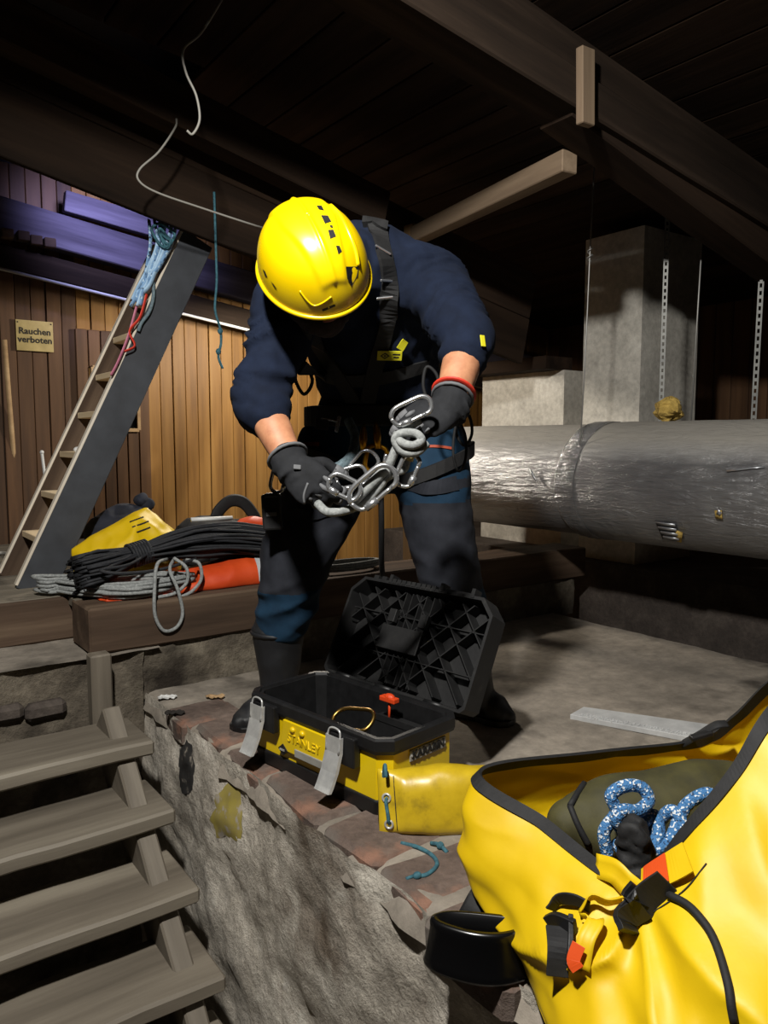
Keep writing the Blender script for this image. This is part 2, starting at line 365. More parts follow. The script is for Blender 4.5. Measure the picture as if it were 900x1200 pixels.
# ---------------------------------------------------------------- beams
def pbeam(name, p0, p1, Y, w, h, m, label, ext=(0, 0), seed=0, jag=.004):
    """front bottom edge runs through two photo points on the plane Y"""
    a, b = onY(*p0, Y), onY(*p1, Y); d = (b-a).normalized(); a = a-d*ext[0]; b = b+d*ext[1]
    up = frame(d).col[2]; off = Vector((0, w/2, 0))+up*h/2
    t = timber(name, a+off, b+off, abs(w), h, m, bev=.006, jag=jag, seed=seed); return tag(t, label, 'beam')
pbeam('roof_beam', (472, 0), (670, 122), 1.75, .17, .125, 'beam_wood', 'lower of two stacked roof timbers crossing above the worker', (1.8, 2.6), 3)
a, b = onY(472, 0, 1.75), onY(670, 122, 1.75); d = (b-a).normalized()
t = timber('roof_beam', a-d*1.8+Vector((0, .1, .19)), b+d*2.6+Vector((0, .1, .19)), .16, .115, 'beam_wood', bev=.006, jag=.004, seed=5)
tag(t, 'upper of two stacked roof timbers, nailed under the roof boards', 'beam')
pbeam('tie_beam', (700, 200), (892, 335), 1.93, -.15, .13, 'roof_wood', 'dark sloping tie timber below the stacked beams, over the hanging wires', (.33, 1.5), 6)
a, b = onY(700, 200, 1.93), onY(892, 335, 1.93); d = (b-a).normalized(); up = frame(d).col[2]
t = timber('blackout_board', a+d*.25+up*.225+Vector((0, .045, 0)), b+d*1.5+up*.225+Vector((0, .045, 0)), .03, .18, 'roof_wood', bev=.004, seed=44); tag(t, 'added dark board blacking out the gap between the tie timber and the stacked beams', 'board')  # added to keep this gap black and cover the hanger tops
a = onY(686, 147, 1.735); b = onY(686, 57, 1.735)
t = timber('cleat', a, b, .062, .03, 'brace_wood', up=Vector((0, -1, 0)), bev=.003); tag(t, 'short pale upright cleat nailed across the stacked beams', 'cleat')
a = onY(668, 189, 1.93); b = onZ(490, 275, a.z)
t = timber('cross_brace', a, b+(b-a)*.02, .07, .078, 'brace_wood', bev=.004); tag(t, 'pale squared cross brace running back under the ceiling', 'beam')
t = timber('post', (b.x+.02, b.y+.06, -.15), (b.x+.02, b.y+.06, b.z+.06), .075, .075, 'pale_wood', bev=.004); tag(t, 'pale wooden post standing behind the worker', 'post')
pbeam('rafter', (0, 45), (420, 250), 2.90, .12, .16, 'roof_wood', 'dark rafter with a loose white cord hanging from it', (1.0, .15), 7)
pbeam('wall_plate', (0, 313), (290, 385), 4.62, .10, .125, 'beam_wood', 'brown wall plate over the plank wall with a white conduit below', (1.2, 3.4), 8)
pbeam('lintel_beam', (0, 272), (290, 352), 4.60, .10, .19, 'daylit_beam_wood', 'weathered beam below the roof hatch catching blue daylight', (1.2, 3.2), 9)
a, b = onY(0, 313, 4.6), onY(290, 385, 4.6); d = (b-a).normalized()
c = MB().tube([a-d*1.0+UP*-.008, b+d*2.6+UP*-.008], .009, 8).build('conduit', 'white_metal', smooth=True); tag(c, 'thin white conduit running under the wall plate', 'conduit')
# short blocks between the plates
for i, (x, y) in enumerate(((8, 274), (27, 277), (42, 282), (58, 285))):
    p = onY(x, y, 4.58); t = timber('block', p+Vector((-.03, 0, 0)), p+Vector((.03, 0, 0)), .05, .05, 'brown_beam', bev=.004, seed=i)
    tag(t, 'short wooden packing block between the beams over the plank wall', 'block', 'packing blocks under the lintel beam')
# dark boarding at the near edge of the hatch
a, b = onY(0, 185, 3.15), onY(290, 300, 3.15); d = (b-a).normalized(); up = frame(d).col[2]
for k, lab in enumerate(('lower dark header board across the near side of the roof hatch', 'upper dark header board under the roof at the hatch')):
    t = timber('header_board', a-d*(.62-.5*k)+up*(.131+.262*k), b+d*1.75+up*(.131+.262*k), .035, .26, 'roof_wood', bev=.004, jag=.003, seed=40+k); tag(t, lab, 'board')
# hatch frame board lit blue
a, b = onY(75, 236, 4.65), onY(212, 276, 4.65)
t = timber('hatch_board', a, b, .06, .115, 'daylit_beam_wood', bev=.004, jag=.003, seed=11); tag(t, 'splintered board at the roof hatch lit blue by daylight', 'board')

# ---------------------------------------------------------------- stairs
sr = empty('staircase', (.3, 1.6, -1.2), 'steep open wooden staircase with worn treads beside the plaster wall', 'staircase')
TX0, TX1 = -.62, .78
for i in range(7):
    yf, zf = 2.35-i*.172, -.037-i*.162
    t = timber('tread', (TX0, yf+.135, zf-.024), (TX1+.03, yf+.135, zf-.024), .27, .048, 'tread_wood', sr, bev=.008, jag=.007, seed=20+i)
for x in (TX1-.055, TX0+.08):
    a = Vector((x, 2.35-7*.172+.10, -.037-7*.162-.11)); b = Vector((x, 2.35+.23, -.037+.02))
    timber('stringer', a, b, .06, .17, 'tread_wood', sr, bev=.006, jag=.004, seed=30)
timber('newel_block', (TX1-.05, 2.66, -.06), (TX1-.05, 2.66, .19), .07, .06, 'tread_wood', sr, up=Vector((0, -1, 0)), bev=.006)
f_ = MB().box((-.1, .5, -1.75), 2.2, 5.2, .1).build('floor_lower', 'concrete'); tag(f_, 'dark floor at the foot of the stairs', kind='structure')

# ---------------------------------------------------------------- chimney and pier
c = MB()
R = rough_grid
def masonry(name, x0, x1, y0, y1, z0, z1, m, label):
    root = empty(name, ((x0+x1)/2, (y0+y1)/2, z0), label, name)
    b = MB()
    def q(fn, nrm, nu=12, nv=20):
        b.grid(lambda u, v: Vector(fn(u, v))+Vector(nrm)*(.006*nz(fn(u, v), 5)), nu, nv)
    q(lambda u, v: (x0, y1+(y0-y1)*u, z0+(z1-z0)*v), (0, 0, 0)); q(lambda u, v: (x0+(x1-x0)*u, y0, z0+(z1-z0)*v), (0, 0, 0))
    q(lambda u, v: (x1, y0+(y1-y0)*u, z0+(z1-z0)*v), (0, 0, 0), 4, 4); q(lambda u, v: (x1+(x0-x1)*u, y1, z0+(z1-z0)*v), (0, 0, 0), 4, 4)
    q(lambda u, v: (x0+(x1-x0)*u, y0+(y1-y0)*v, z1), (0, 0, 0), 4, 4)
    o = b.build('masonry', m, root); return root
masonry('chimney', 3.60, 4.13, 2.58, 2.97, .23, 2.055, 'chimney_plaster', 'square plastered grey chimney rising behind the silver pipe')
p0 = onX(565, 500, 3.78); p1 = onX(660, 500, 3.78); pz = onX(612, 438, 3.78).z
rt = masonry('pier', 3.78, 4.3, p1.y, p0.y, .20, pz, 'chimney_plaster', 'low whitewashed masonry pier behind the silver pipe')
timber('cap_board', (3.74, (p0.y+p1.y)/2-.36, pz+.04), (3.74, (p0.y+p1.y)/2+.36, pz+.04), .25, .08, 'roof_wood', rt)
# ================================================================ PIPE AND HANGERS
from mathutils.bvhtree import BVHTree
def foil(name, rough=.30, dust=True):
    m, nt, N, L, B = _new(name)
    tc = N.new('ShaderNodeTexCoord'); mp = N.new('ShaderNodeMapping'); mp.inputs['Scale'].default_value = (1, .35, 2.2); L.new(tc.outputs['Object'], mp.inputs[0])
    n1 = N.new('ShaderNodeTexNoise'); n1.inputs['Scale'].default_value = 24; n1.inputs['Detail'].default_value = 6; n1.inputs['Roughness'].default_value = .7; n1.inputs['Distortion'].default_value = 1.2
    L.new(mp.outputs[0], n1.inputs['Vector'])
    b = N.new('ShaderNodeBump'); b.inputs['Strength'].default_value = .9; b.inputs['Distance'].default_value = .010; L.new(n1.outputs['Fac'], b.inputs['Height'])
    mpv = N.new('ShaderNodeMapping'); mpv.inputs['Scale'].default_value = (1, 2.2, .5); L.new(tc.outputs['Object'], mpv.inputs[0])
    n3 = N.new('ShaderNodeTexNoise'); n3.inputs['Scale'].default_value = 2.0; n3.inputs['Detail'].default_value = 4; L.new(mpv.outputs[0], n3.inputs['Vector'])
    b2 = N.new('ShaderNodeBump'); b2.inputs['Strength'].default_value = .5; b2.inputs['Distance'].default_value = .03; L.new(n3.outputs['Fac'], b2.inputs['Height']); L.new(b.outputs[0], b2.inputs['Normal'])
    L.new(b2.outputs[0], B.inputs['Normal'])
    n2 = N.new('ShaderNodeTexNoise'); n2.inputs['Scale'].default_value = 3; n2.inputs['Detail'].default_value = 6; L.new(tc.outputs['Object'], n2.inputs['Vector'])
    r = ramp(N, [(.3, '8c8c8e'), (.7, 'b4b4b4')]); L.new(n2.outputs['Fac'], r.inputs[0])
    B.inputs['Metallic'].default_value = .75; B.inputs['Roughness'].default_value = rough
    L.new(r.outputs[0], B.inputs['Base Color'])
    if dust:      # dust settled on the upper side of the duct
        sx = N.new('ShaderNodeSeparateXYZ'); L.new(tc.outputs['Object'], sx.inputs[0])
        ad = N.new('ShaderNodeMath'); ad.operation = 'MULTIPLY_ADD'; L.new(n2.outputs['Fac'], ad.inputs[0]); ad.inputs[1].default_value = .05; L.new(sx.outputs['Z'], ad.inputs[2])
        mr = N.new('ShaderNodeMapRange'); mr.inputs['From Min'].default_value = .845; mr.inputs['From Max'].default_value = .945; L.new(ad.outputs[0], mr.inputs[0])
        mx = N.new('ShaderNodeMix'); mx.data_type = 'RGBA'; L.new(mr.outputs[0], mx.inputs['Factor']); L.new(r.outputs[0], mx.inputs[6]); mx.inputs[7].default_value = srgb('8c8880'); L.new(mx.outputs[2], B.inputs['Base Color'])
        m1 = N.new('ShaderNodeMapRange'); L.new(mr.outputs[0], m1.inputs[0]); m1.inputs['To Min'].default_value = .75; m1.inputs['To Max'].default_value = .1; L.new(m1.outputs[0], B.inputs['Metallic'])
        m2 = N.new('ShaderNodeMapRange'); L.new(mr.outputs[0], m2.inputs[0]); m2.inputs['To Min'].default_value = rough; m2.inputs['To Max'].default_value = .85; L.new(m2.outputs[0], B.inputs['Roughness'])
    return m
foil('pipe_foil', .30); foil('tape_foil', .2, False)
mat('foam', [(0.3, '8f7536'), (0.7, 'c3a556')], 0.95, 0, 30, 5, .8, 60, .01)
PX, PZ, PR = 3.0, .725, .275
def pipe_pt(Y, a, r): return Vector((PX+r*math.cos(a), Y, PZ+r*math.sin(a)))
ybnd = onX(668, 560, PX-.25).y
pp = empty('insulated_pipe', (PX, 2, PZ-PR), 'large silver foil-wrapped insulated pipe crossing behind the worker', 'pipe')
def pipe_section(y0, y1, r, name, ny):
    b = MB(); n = 72; Rr = []
    for i in range(ny+1):
        Y = y0+(y1-y0)*i/ny
        Rr.append([pipe_pt(Y, 2*math.pi*j/n, r*(1+.010*nz((math.cos(2*math.pi*j/n)*2, Y*3.0, math.sin(2*math.pi*j/n)*2), 1.6)+.004*nz((math.cos(2*math.pi*j/n)*6, Y*4, math.sin(2*math.pi*j/n)*6), 3))) for j in range(n)])
    b.rings(Rr); b.build(name, 'pipe_foil', pp, smooth=True)
pipe_section(ybnd-.02, 3.68, PR*.975, 'foil_wrap', 60)
pipe_section(-2.2, ybnd+.02, PR, 'foil_wrap', 110)
b = MB(); n = 72; Rr = []
for i in range(9):
    t = i/8; Rr.append([pipe_pt(ybnd-.05+.11*t+.012*math.sin(2*math.pi*j/n*2+1), 2*math.pi*j/n, PR*1.008+.004*nz((j*.4, t*5, 0), 1.7)+.002*math.sin(math.pi*t)) for j in range(n)])
b.rings(Rr, cap=False); b.build('tape_band', 'tape_foil', pp, smooth=True)
def on_pipe(x, y, r=PR+.004):
    o, d = CAMP, ray(x, y); ox, oz = o.x-PX, o.z-PZ
    A = d.x*d.x+d.z*d.z; Bq = 2*(ox*d.x+oz*d.z); C = ox*ox+oz*oz-r*r; D = max(0, Bq*Bq-4*A*C)
    return o+d*((-Bq-math.sqrt(D))/(2*A))
def patch(name, poly, m, lift=.006, sub=4):
    b = MB(); q = [Vector((x, y, 0)) for x, y in poly]
    b.grid(lambda u, v: on_pipe(*( (q[0]*(1-u)+q[1]*u)*(1-v)+(q[3]*(1-u)+q[2]*u)*v ).to_2d(), PR+lift+.003*nz((u*6, v*6, 0))), sub, sub)
    o = b.build(name, m, pp, smooth=True); s_ = o.modifiers.new('thick', 'SOLIDIFY'); s_.thickness = .004; return o
mat('patch_dark', '26262a', .5); mat('foil_flap', 'b9bcc0', .35, .8)
patch('torn_patch', [(768, 610), (792, 613), (797, 634), (777, 631)], 'patch_dark')
for i in range(4): patch('foil_strip', [(768+3*i, 611+5.6*i), (791+1.5*i, 614+5.5*i), (792+1.5*i, 616.6+5.5*i), (769+3*i, 613.5+5.6*i)], 'foil_flap', .009, 2)
patch('foam_tear', [(792, 621), (800, 624), (799, 635), (794, 634)], 'foam', .008, 2)
patch('foam_tear', [(838, 598), (846, 598), (847, 608), (839, 607)], 'foam', .008, 2)
patch('foil_flap', [(842, 596), (846, 601), (844, 604), (840, 602)], 'foil_flap', .012, 2)
patch('foil_flap', [(620, 549), (624, 552), (629, 565), (624, 558)], 'foil_flap', .010, 2)
patch('foil_flap', [(852, 551), (895, 546), (896, 548), (852, 553)], 'foil_flap', .006, 3)
# lump of yellow foam on top
b = MB(); c = onX(783, 484, 3.02)
b.ball((c.x, c.y, PZ+PR+.050), .065, .06, .05, n=18, k=12)
for i, v in enumerate(b.v): b.v[i] = v+nz3(v, 28)*.018+nz3(v, 70, 4)*.008
o = b.build('foam_lump', 'foam', smooth=False); tag(o, 'torn lump of yellow insulation foam lying on top of the silver pipe', 'foam')
# perforated strip hangers
def hanger(x0, y0, x1, y1, X, label, top=None):
    root_p = onX(x1, y1, X); a = Vector((root_p.x, root_p.y, PZ+math.sqrt(max(0, PR**2-(X-PX)**2))+.001)); b_ = top or Vector((X+.015, root_p.y+.01, roofz(X)-.005))
    r = empty('strip_hanger', a, label, 'hanger', 'perforated steel hangers over the pipe')
    L_ = (b_-a).length; bm = MB(); k = int(L_/.03); w = .022
    d = (b_-a)/L_; s = Vector((0, -1, 0)); s = (s*.6+RGT*.8).normalized(); s = (s-d*s.dot(d)).normalized()
    for sgn in (-1, 1): bm.bar(a+s*sgn*w*.36, b_+s*sgn*w*.36, w*.28, .002, up=d.cross(s))
    for i in range(k+1): bm.bar(a+d*(i*L_/k-.007)*1.0, a+d*(i*L_/k+.007), w*.5, .002, up=d.cross(s))
    bm.build('strip', 'strip_steel', r); return r
hanger(783, 265, 775, 470, 3.22, 'perforated steel strip hanger beside the lump of foam on the pipe')
hanger(892, 335, 883, 485, 3.22, 'perforated steel strip hanger away from the foam, along the pipe', onX(892, 330, 3.22))
def wirething(name, pts, r, m, label, cat, group=None, n=6):
    o = MB().tube(pts, r, n).build(name, m, smooth=True); return tag(o, label, cat, group)
p = on_pipe(680, 522); q = Vector((p.x+.03, p.y-.02, roofz(p.x)-.003)); k = p.lerp(q, .62)
w0 = empty('hanging_wire', p, 'thin twisted wire tied to the tape band of the silver pipe', 'wire')
MB().tube([p, p.lerp(q, .3)+Vector((.004, 0, 0)), k, q], .0035, 6).build('wire_strand', 'wire', w0, True)
MB().tube([k+Vector((.012*math.cos(i*1.3), .012*math.sin(i*1.3), .006*i-.02)) for i in range(10)], .003, 5).build('twist', 'wire', w0, True)
p = onX(812, 488, 3.25); wirething('hanging_wire', [(p.x-.02, p.y, PZ+math.sqrt(PR**2-.23**2)-.004), (p.x+.02, p.y-.01, roofz(p.x)-.003)], .004, 'wire', 'thin plain wire hanging behind the pipe between two strip hangers', 'wire')

# paint and tar stains on the plaster wall
mat('stain_yellow', [(.38, 'a0978a'), (.46, '97894a'), (.7, 'a0913c')], .9, 0, 22); mat('stain_tar', [(.3, '1b1a19'), (.55, '2c2a28'), (.66, '8a8276')], .8, 0, 30)
wlv = BVHTree.FromPolygons([tuple(v.co) for v in wl.data.vertices], [tuple(p.vertices) for p in wl.data.polygons])
def stain(cx, cy, rx, ry, m, sd):
    b = MB(); K, n_ = 8, 28; rows = []
    for k in range(1, K+1):
        row = []
        for j in range(n_):
            a = 2*math.pi*j/n_; rr_ = k/K*(1+.45*nz((math.cos(a)*1.6, math.sin(a)*1.6, sd), 1.2)); h = wlv.ray_cast(CAMP, ray(cx+rx*rr_*math.cos(a), cy+ry*rr_*math.sin(a)).normalized())
            p_ = h[0] if h[0] is not None else onX(cx, cy, LX)
            row.append(p_+Vector((-.005+.004*(k/K)**3, 0, 0)))
        rows.append(row)
    b.rings(rows, cap=False); b.add([p for p in rows[0]], [tuple(range(n_))]); b.build('stain', m, wl, True)
stain(268, 952, 19, 32, 'stain_yellow', 1); stain(219, 897, 10, 30, 'stain_tar', 4)

# ================================================================ TOOLBOX
mat('tool_yellow', [(.3, 'd9b70a'), (.7, 'e6c610')], .38, 0, 5, 4, .02, 90, .001, coat=.2)
mat('tool_black', [(.3, '0e0e0f'), (.7, '1a1a1b')], .5, 0, 30, 5, .15, 200, .001)
mat('dusty_black', [(.35, '101011'), (.62, '1a1a1a'), (.8, '33322f')], .62, 0, 22, 7, .2, 90, .002)
mat('zinc', [(.3, 'b4b5b4'), (.7, 'dcdcd8')], .35, .5, 25, 4, .1, 60, .001)
mat('brass', [(.3, '8a6d35'), (.7, 'b08f4e')], .35, 1.0, 20)
mat('orange_plastic', 'd2451b', .45)
mat('plate_grey', [(.3, '8a8982'), (.7, 'a5a39b')], .5, .1, 20)
Aq, Bq, Cq = onZ(292, 810, .205), onZ(443, 869, .205), onZ(541, 838, .205)
u = (Bq-Aq).normalized(); v = UP.cross(u); TL = (Bq-Aq).length+.035; TW = .285
TC = Aq+u*((Bq-Aq).length/2+.005)+v*(TW/2); TC.z = 0
TM = Matrix((u, v, UP)).transposed()
def TW_(x, y, z): return TC+TM @ Vector((x, y, z))
tb = empty('toolbox', TC, 'open yellow and black toolbox with two zinc latches on the concrete edge', 'toolbox')
def rrect(l, w, c):
    """rectangle with chamfered corners, counter-clockwise"""
    a, b_ = l/2, w/2; return [(-a+c, -b_), (a-c, -b_), (a, -b_+c), (a, b_-c), (a-c, b_), (-a+c, b_), (-a, b_-c), (-a, -b_+c)]
def shell(mb, prof, m=0, cap=True):
    mb.rings([[TW_(x, y, z) for x, y in rrect(l, w, c)] for (l, w, c, z) in prof], cap=cap, m=m)
b = MB(); shell(b, [(TL-.05, TW-.05, .03, 0), (TL-.02, TW-.02, .035, .008), (TL-.005, TW-.005, .035, .045), (TL-.005, TW-.005, .035, .052)]); b.build('base', 'tool_black', tb, bevel=.004)
b = MB(); shell(b, [(TL-.016, TW-.016, .03, .05), (TL-.016, TW-.016, .03, .175)], cap=False); o = b.build('body', 'tool_yellow', tb)
b = MB(); shell(b, [(TL, TW, .032, .168), (TL+.008, TW+.008, .034, .178), (TL+.008, TW+.008, .034, .203), (TL-.006, TW-.006, .03, .207), (TL-.03, TW-.03, .025, .207), (TL-.034, TW-.034, .025, .200), (TL-.045, TW-.045, .025, .200), (TL-.05, TW-.05, .02, .03)], cap=False)
# inner floor
b.add([TW_(x, y, .03) for x, y in rrect(TL-.05, TW-.05, .02)], [tuple(range(8))]); rim = b.build('rim', 'tool_black', tb)
f0 = -TW/2-.001     # front plane (latches)
# handle recess panel with embossed lettering
b = MB(); b.add([TW_(x, y, z) for (x, z) in ((-.105, .080), (.075, .080), (.075, .166), (-.105, .166), (-.115, .105)) for y in (f0+.006, f0-.004)], [(0, 2, 4, 6, 8), (9, 7, 5, 3, 1), (0, 1, 3, 2), (2, 3, 5, 4), (4, 5, 7, 6), (6, 7, 9, 8), (8, 9, 1, 0)])
b.build('front_panel', 'tool_yellow', tb, fix=True, bevel=.002)
for x in (-.062, -.022):
    MB().ball(TW_(x, f0-.006, .148), .010, .006, .008, TM, 12, 8).build('rivet', 'tool_yellow', tb, True)
def text(s, size, M, m, parent, name='lettering', ext=.0012, bold=0):
    c = bpy.data.curves.new(name, 'FONT'); c.body = s; c.size = size; c.extrude = ext; c.align_x = 'CENTER'; c.align_y = 'CENTER'; c.resolution_u = 2; c.offset = bold
    t = bpy.data.objects.new('tmp', c); COL.objects.link(t); dg = bpy.context.evaluated_depsgraph_get()
    me = bpy.data.meshes.new_from_object(t.evaluated_get(dg)); bpy.data.objects.remove(t); me.materials.clear(); me.transform(M)
    return link(name, me, m, parent)
def tmat(p, x, y):
    x, y = Vector(x).normalized(), Vector(y).normalized(); M = Matrix((x, y, x.cross(y))).transposed().to_4x4(); M.translation = p; return M
text('STANLEY', .033, tmat(TW_(-.017, f0-.0045, .122), TM.col[0], UP), 'tool_yellow', tb, ext=.002)
MB().box(TW_(.005, f0-.006, .088), .115, .004, .022, TM).build('name_plate', 'plate_grey', tb, bevel=.002)
o = MB().add([TW_(x, f0-.006, z) for x, z in ((-.125, .082), (-.105, .098), (-.085, .082), (-.105, .066))]+[TW_(x, f0+.004, z) for x, z in ((-.125, .082), (-.105, .098), (-.085, .082), (-.105, .066))], [(0, 3, 2, 1), (0, 1, 5, 4), (1, 2, 6, 5), (2, 3, 7, 6), (3, 0, 4, 7)]).build('badge', 'tool_black', tb)
MB().box(TW_(-.105, f0-.008, .082), .020, .002, .005, TM).build('badge_mark', 'zinc', o)
# latches: black housing, zinc lever hanging open, wire bail
for x in (-.195, .125):
    h = MB().box(TW_(x+.02, f0-.006, .157), .09, .022, .075, TM).build('latch_housing', 'tool_black', tb, bevel=.004)
    o = MB()
    prof = [(-.018, .190), (-.020, .150), (-.034, .105), (-.050, .072), (-.058, .060)]
    V = []; w = .030
    for (yy, zz) in prof: V += [TW_(x-w*.9, f0+yy, zz), TW_(x-w*.85, f0+yy-.007, zz-.001), TW_(x+w*.85, f0+yy-.007, zz-.001), TW_(x+w*.9, f0+yy, zz)]
    o.add(V, [(i*4+j, i*4+j+1, i*4+j+5, i*4+j+4) for i in range(4) for j in range(3)])
    lv = o.build('latch_lever', 'zinc', tb); s_ = lv.modifiers.new('t', 'SOLIDIFY'); s_.thickness = .0025
    o = MB()
    for k in range(-4, 5): o.bar(TW_(x+k*.006, f0-.058, .070), TW_(x+k*.006, f0-.067, .060), .003, .003)
    o.build('grip_ridges', 'zinc', lv)
    o = MB().tube(catmull([TW_(x-.024, f0-.028, .150), TW_(x-.022, f0-.022, .195), TW_(x-.012, f0-.020, .207), TW_(x+.012, f0-.020, .207), TW_(x+.022, f0-.022, .195), TW_(x+.024, f0-.030, .150)], 5), .0028, 6).build('wire_bail', 'zinc', lv, True)
# name plate on the end
e0 = TL/2-.006
ep = MB().box(TW_(e0, .018, .145), .004, .135, .030, TM).build('end_plate', 'plate_grey', tb, bevel=.002)
text('KARABIN', .029, tmat(TW_(e0+.003, .018, .145), TM.col[1], UP), 'tool_black', ep, ext=.001, bold=.0006)
for s in (-1, 1): MB().tube([TW_(e0+.002, .018+s*.062, .145), TW_(e0+.004, .018+s*.062, .145)], .003, 8).build('screw', 'zinc', ep)
# open lid
HY, HZ_ = TW/2+.004, .202
tilt = math.radians(27)
def LW(x, s, t): # x along the box, s up the lid from the hinge, t towards the inside (front)
    return TW_(x, HY+s*math.sin(tilt)-t*math.cos(tilt), HZ_+s*math.cos(tilt)+t*math.sin(tilt))
LH, LT = .315, .085
lid = MB()
def lrect(l, s0, s1, c): a = l/2; return [(-a+c*.3, s0), (a-c*.3, s0), (a, s0+c*.3), (a, s1-c), (a-c, s1), (-a+c, s1), (-a, s1-c), (-a, s0+c*.3)]
R_ = []
for (l, s0, s1, c, t) in ((TL-.03, .015, LH-.015, .045, -LT), (TL, .004, LH, .045, -LT+.014), (TL+.006, 0, LH+.003, .045, 0), (TL-.012, .008, LH-.006, .043, 0), (TL-.018, .012, LH-.010, .042, -LT+.02)):
    R_.append([LW(x, s, t) for x, s in lrect(l, s0, s1, c)])
lid.rings(R_); lo = lid.build('lid', 'dusty_black', tb, fix=True)
ribs = MB(); ti = -.030
def rib(x0, s0, x1, s1, w=.0035, h=.05): ribs.bar(LW(x0, s0, ti-h/2+.01), LW(x1, s1, ti-h/2+.01), w, h, up=(LW(0, 0, 1)-LW(0, 0, 0)))
A_ = TL/2-.02
for k in range(-2, 4):
    x0 = -A_+.02+.16*k*.55
    for sg in (1, -1):
        xa, sa, xb, sb = sg*x0, .02, sg*(x0+.26), LH-.02
        # clip to the lid
        if xa < -A_: sa += (sb-sa)*(-A_-xa)/(xb-xa); xa = -A_
        if xb > A_: sb = sa+(sb-sa)*(A_-xa)/(xb-xa); xb = A_
        if xa > A_: sa += (sb-sa)*(A_-xa)/(xb-xa); xa = A_
        if xb < -A_: sb = sa+(sb-sa)*(-A_-xa)/(xb-xa); xb = -A_
        if abs(sb-sa) > .03: rib(xa, sa, xb, sb)
for x in (-.06, -.035, .0, .02, .05): rib(x, .02, x, LH-.02, .003, .04)
rib(-A_, .1, A_, .1, .003, .03); rib(-A_, .22, A_, .22, .003, .03)
ribs.build('ribs', 'dusty_black', lo)
MB().bar(LW(-.10, .150, -.004), LW(.06, .150, -.004), .072, .006, up=(LW(0, 0, 1)-LW(0, 0, 0))).build('label_panel', 'dusty_black', lo, bevel=.002)
for x in (-.07, .055):
    MB().bar(LW(x-.014, .215, -.004), LW(x+.014, .215, -.004), .04, .018, up=(LW(0, 0, 1)-LW(0, 0, 0))).build('clip', 'dusty_black', lo, bevel=.002)
o = MB()
for (x, w) in ((-.2, .02), (-.165, .02)): o.bar(LW(x, LH+.006, -.012), LW(x+w, LH+.006, -.012), .02, .016, up=(LW(0, 1, 0)-LW(0, 0, 0)))
for k in range(9): o.bar(LW(-.115+k*.02, LH+.004, -.012), LW(-.100+k*.02, LH+.004, -.012), .028, .014, up=(LW(0, 1, 0)-LW(0, 0, 0)))
o.bar(LW(-.13, LH+.006, -.02), LW(.20, LH+.006, -.02), .02, .010, up=(LW(0, 1, 0)-LW(0, 0, 0)))
for x in (-.13, .075, .19): o.bar(LW(x, LH+.010, -.014), LW(x+.012, LH+.010, -.014), .032, .026, up=(LW(0, 1, 0)-LW(0, 0, 0)))
o.build('catch_bar', 'dusty_black', lo)
for x in (-.19, -.02, .17): MB().tube([TW_(x-.03, HY+.006, HZ_), TW_(x+.03, HY+.006, HZ_)], .008, 8).build('hinge', 'tool_black', tb, True)
# tray ledge inside
o = MB(); o.bar(TW_(.02, TW/2-.055, .150), TW_(TL/2-.05, TW/2-.055, .150), .05, .004); o.bar(TW_(.02, TW/2-.08, .158), TW_(TL/2-.05, TW/2-.08, .158), .004, .018)
o.bar(TW_(.02, TW/2-.055, .09), TW_(TL/2-.05, TW/2-.055, .09), .05, .12); o.build('tray', 'dusty_black', tb)
# things inside the toolbox
def carabiner_pts(c, M, L_=.11, w=.058, n=10):
    P_ = []
    for (x, y) in ((-.5, .10), (-.42, .38), (-.25, .5), (.1, .5), (.36, .46), (.5, .22), (.5, -.15), (.38, -.42), (.1, -.42), (-.25, -.42), (-.44, -.3)):
        P_.append(Vector(c)+M @ Vector((x*L_, y*w, 0)))
    return catmull(P_, 4, True)
Mc = frame(TM @ Vector((1, .25, .15)), TM @ Vector((0, -.6, .75)))
o = MB().tube(carabiner_pts(TW_(.06, -.045, .180), Mc, .125, .07), .0055, 8, closed=True).build('carabiner', 'brass', smooth=True); tag(o, 'brass coloured carabiner lying inside the open toolbox', 'carabiner')
oh = empty('hook_tool', TW_(.075, .075, .13), 'small orange-topped tool standing upright inside the toolbox', 'tool')
MB().tube([TW_(.085, .070, .150), TW_(.085, .072, .212)], .0035, 8).build('shaft', 'orange_plastic', oh, True)
o = MB(); o.bar(TW_(.055, .072, .214), TW_(.112, .072, .214), .022, .014); o.ball(TW_(.085, .072, .220), .019, .012, .010, TM, 10, 6); o.build('knob', 'orange_plastic', oh, bevel=.003)
o = MB()
for k, (x, y, r) in enumerate(((-.10, .02, .05), (-.03, .005, .045), (-.15, -.04, .045), (.14, -.035, .04), (.02, -.055, .05))):
    o.tube([TW_(x+r*math.cos(i*.5), y+r*math.sin(i*.5)*.8, .066+.012*k+.006*math.sin(i*.9)) for i in range(22)], .007, 6)
o = o.build('cord_bundle', 'black', smooth=True); tag(o, 'tangle of black cord on the bottom of the toolbox', 'cord')

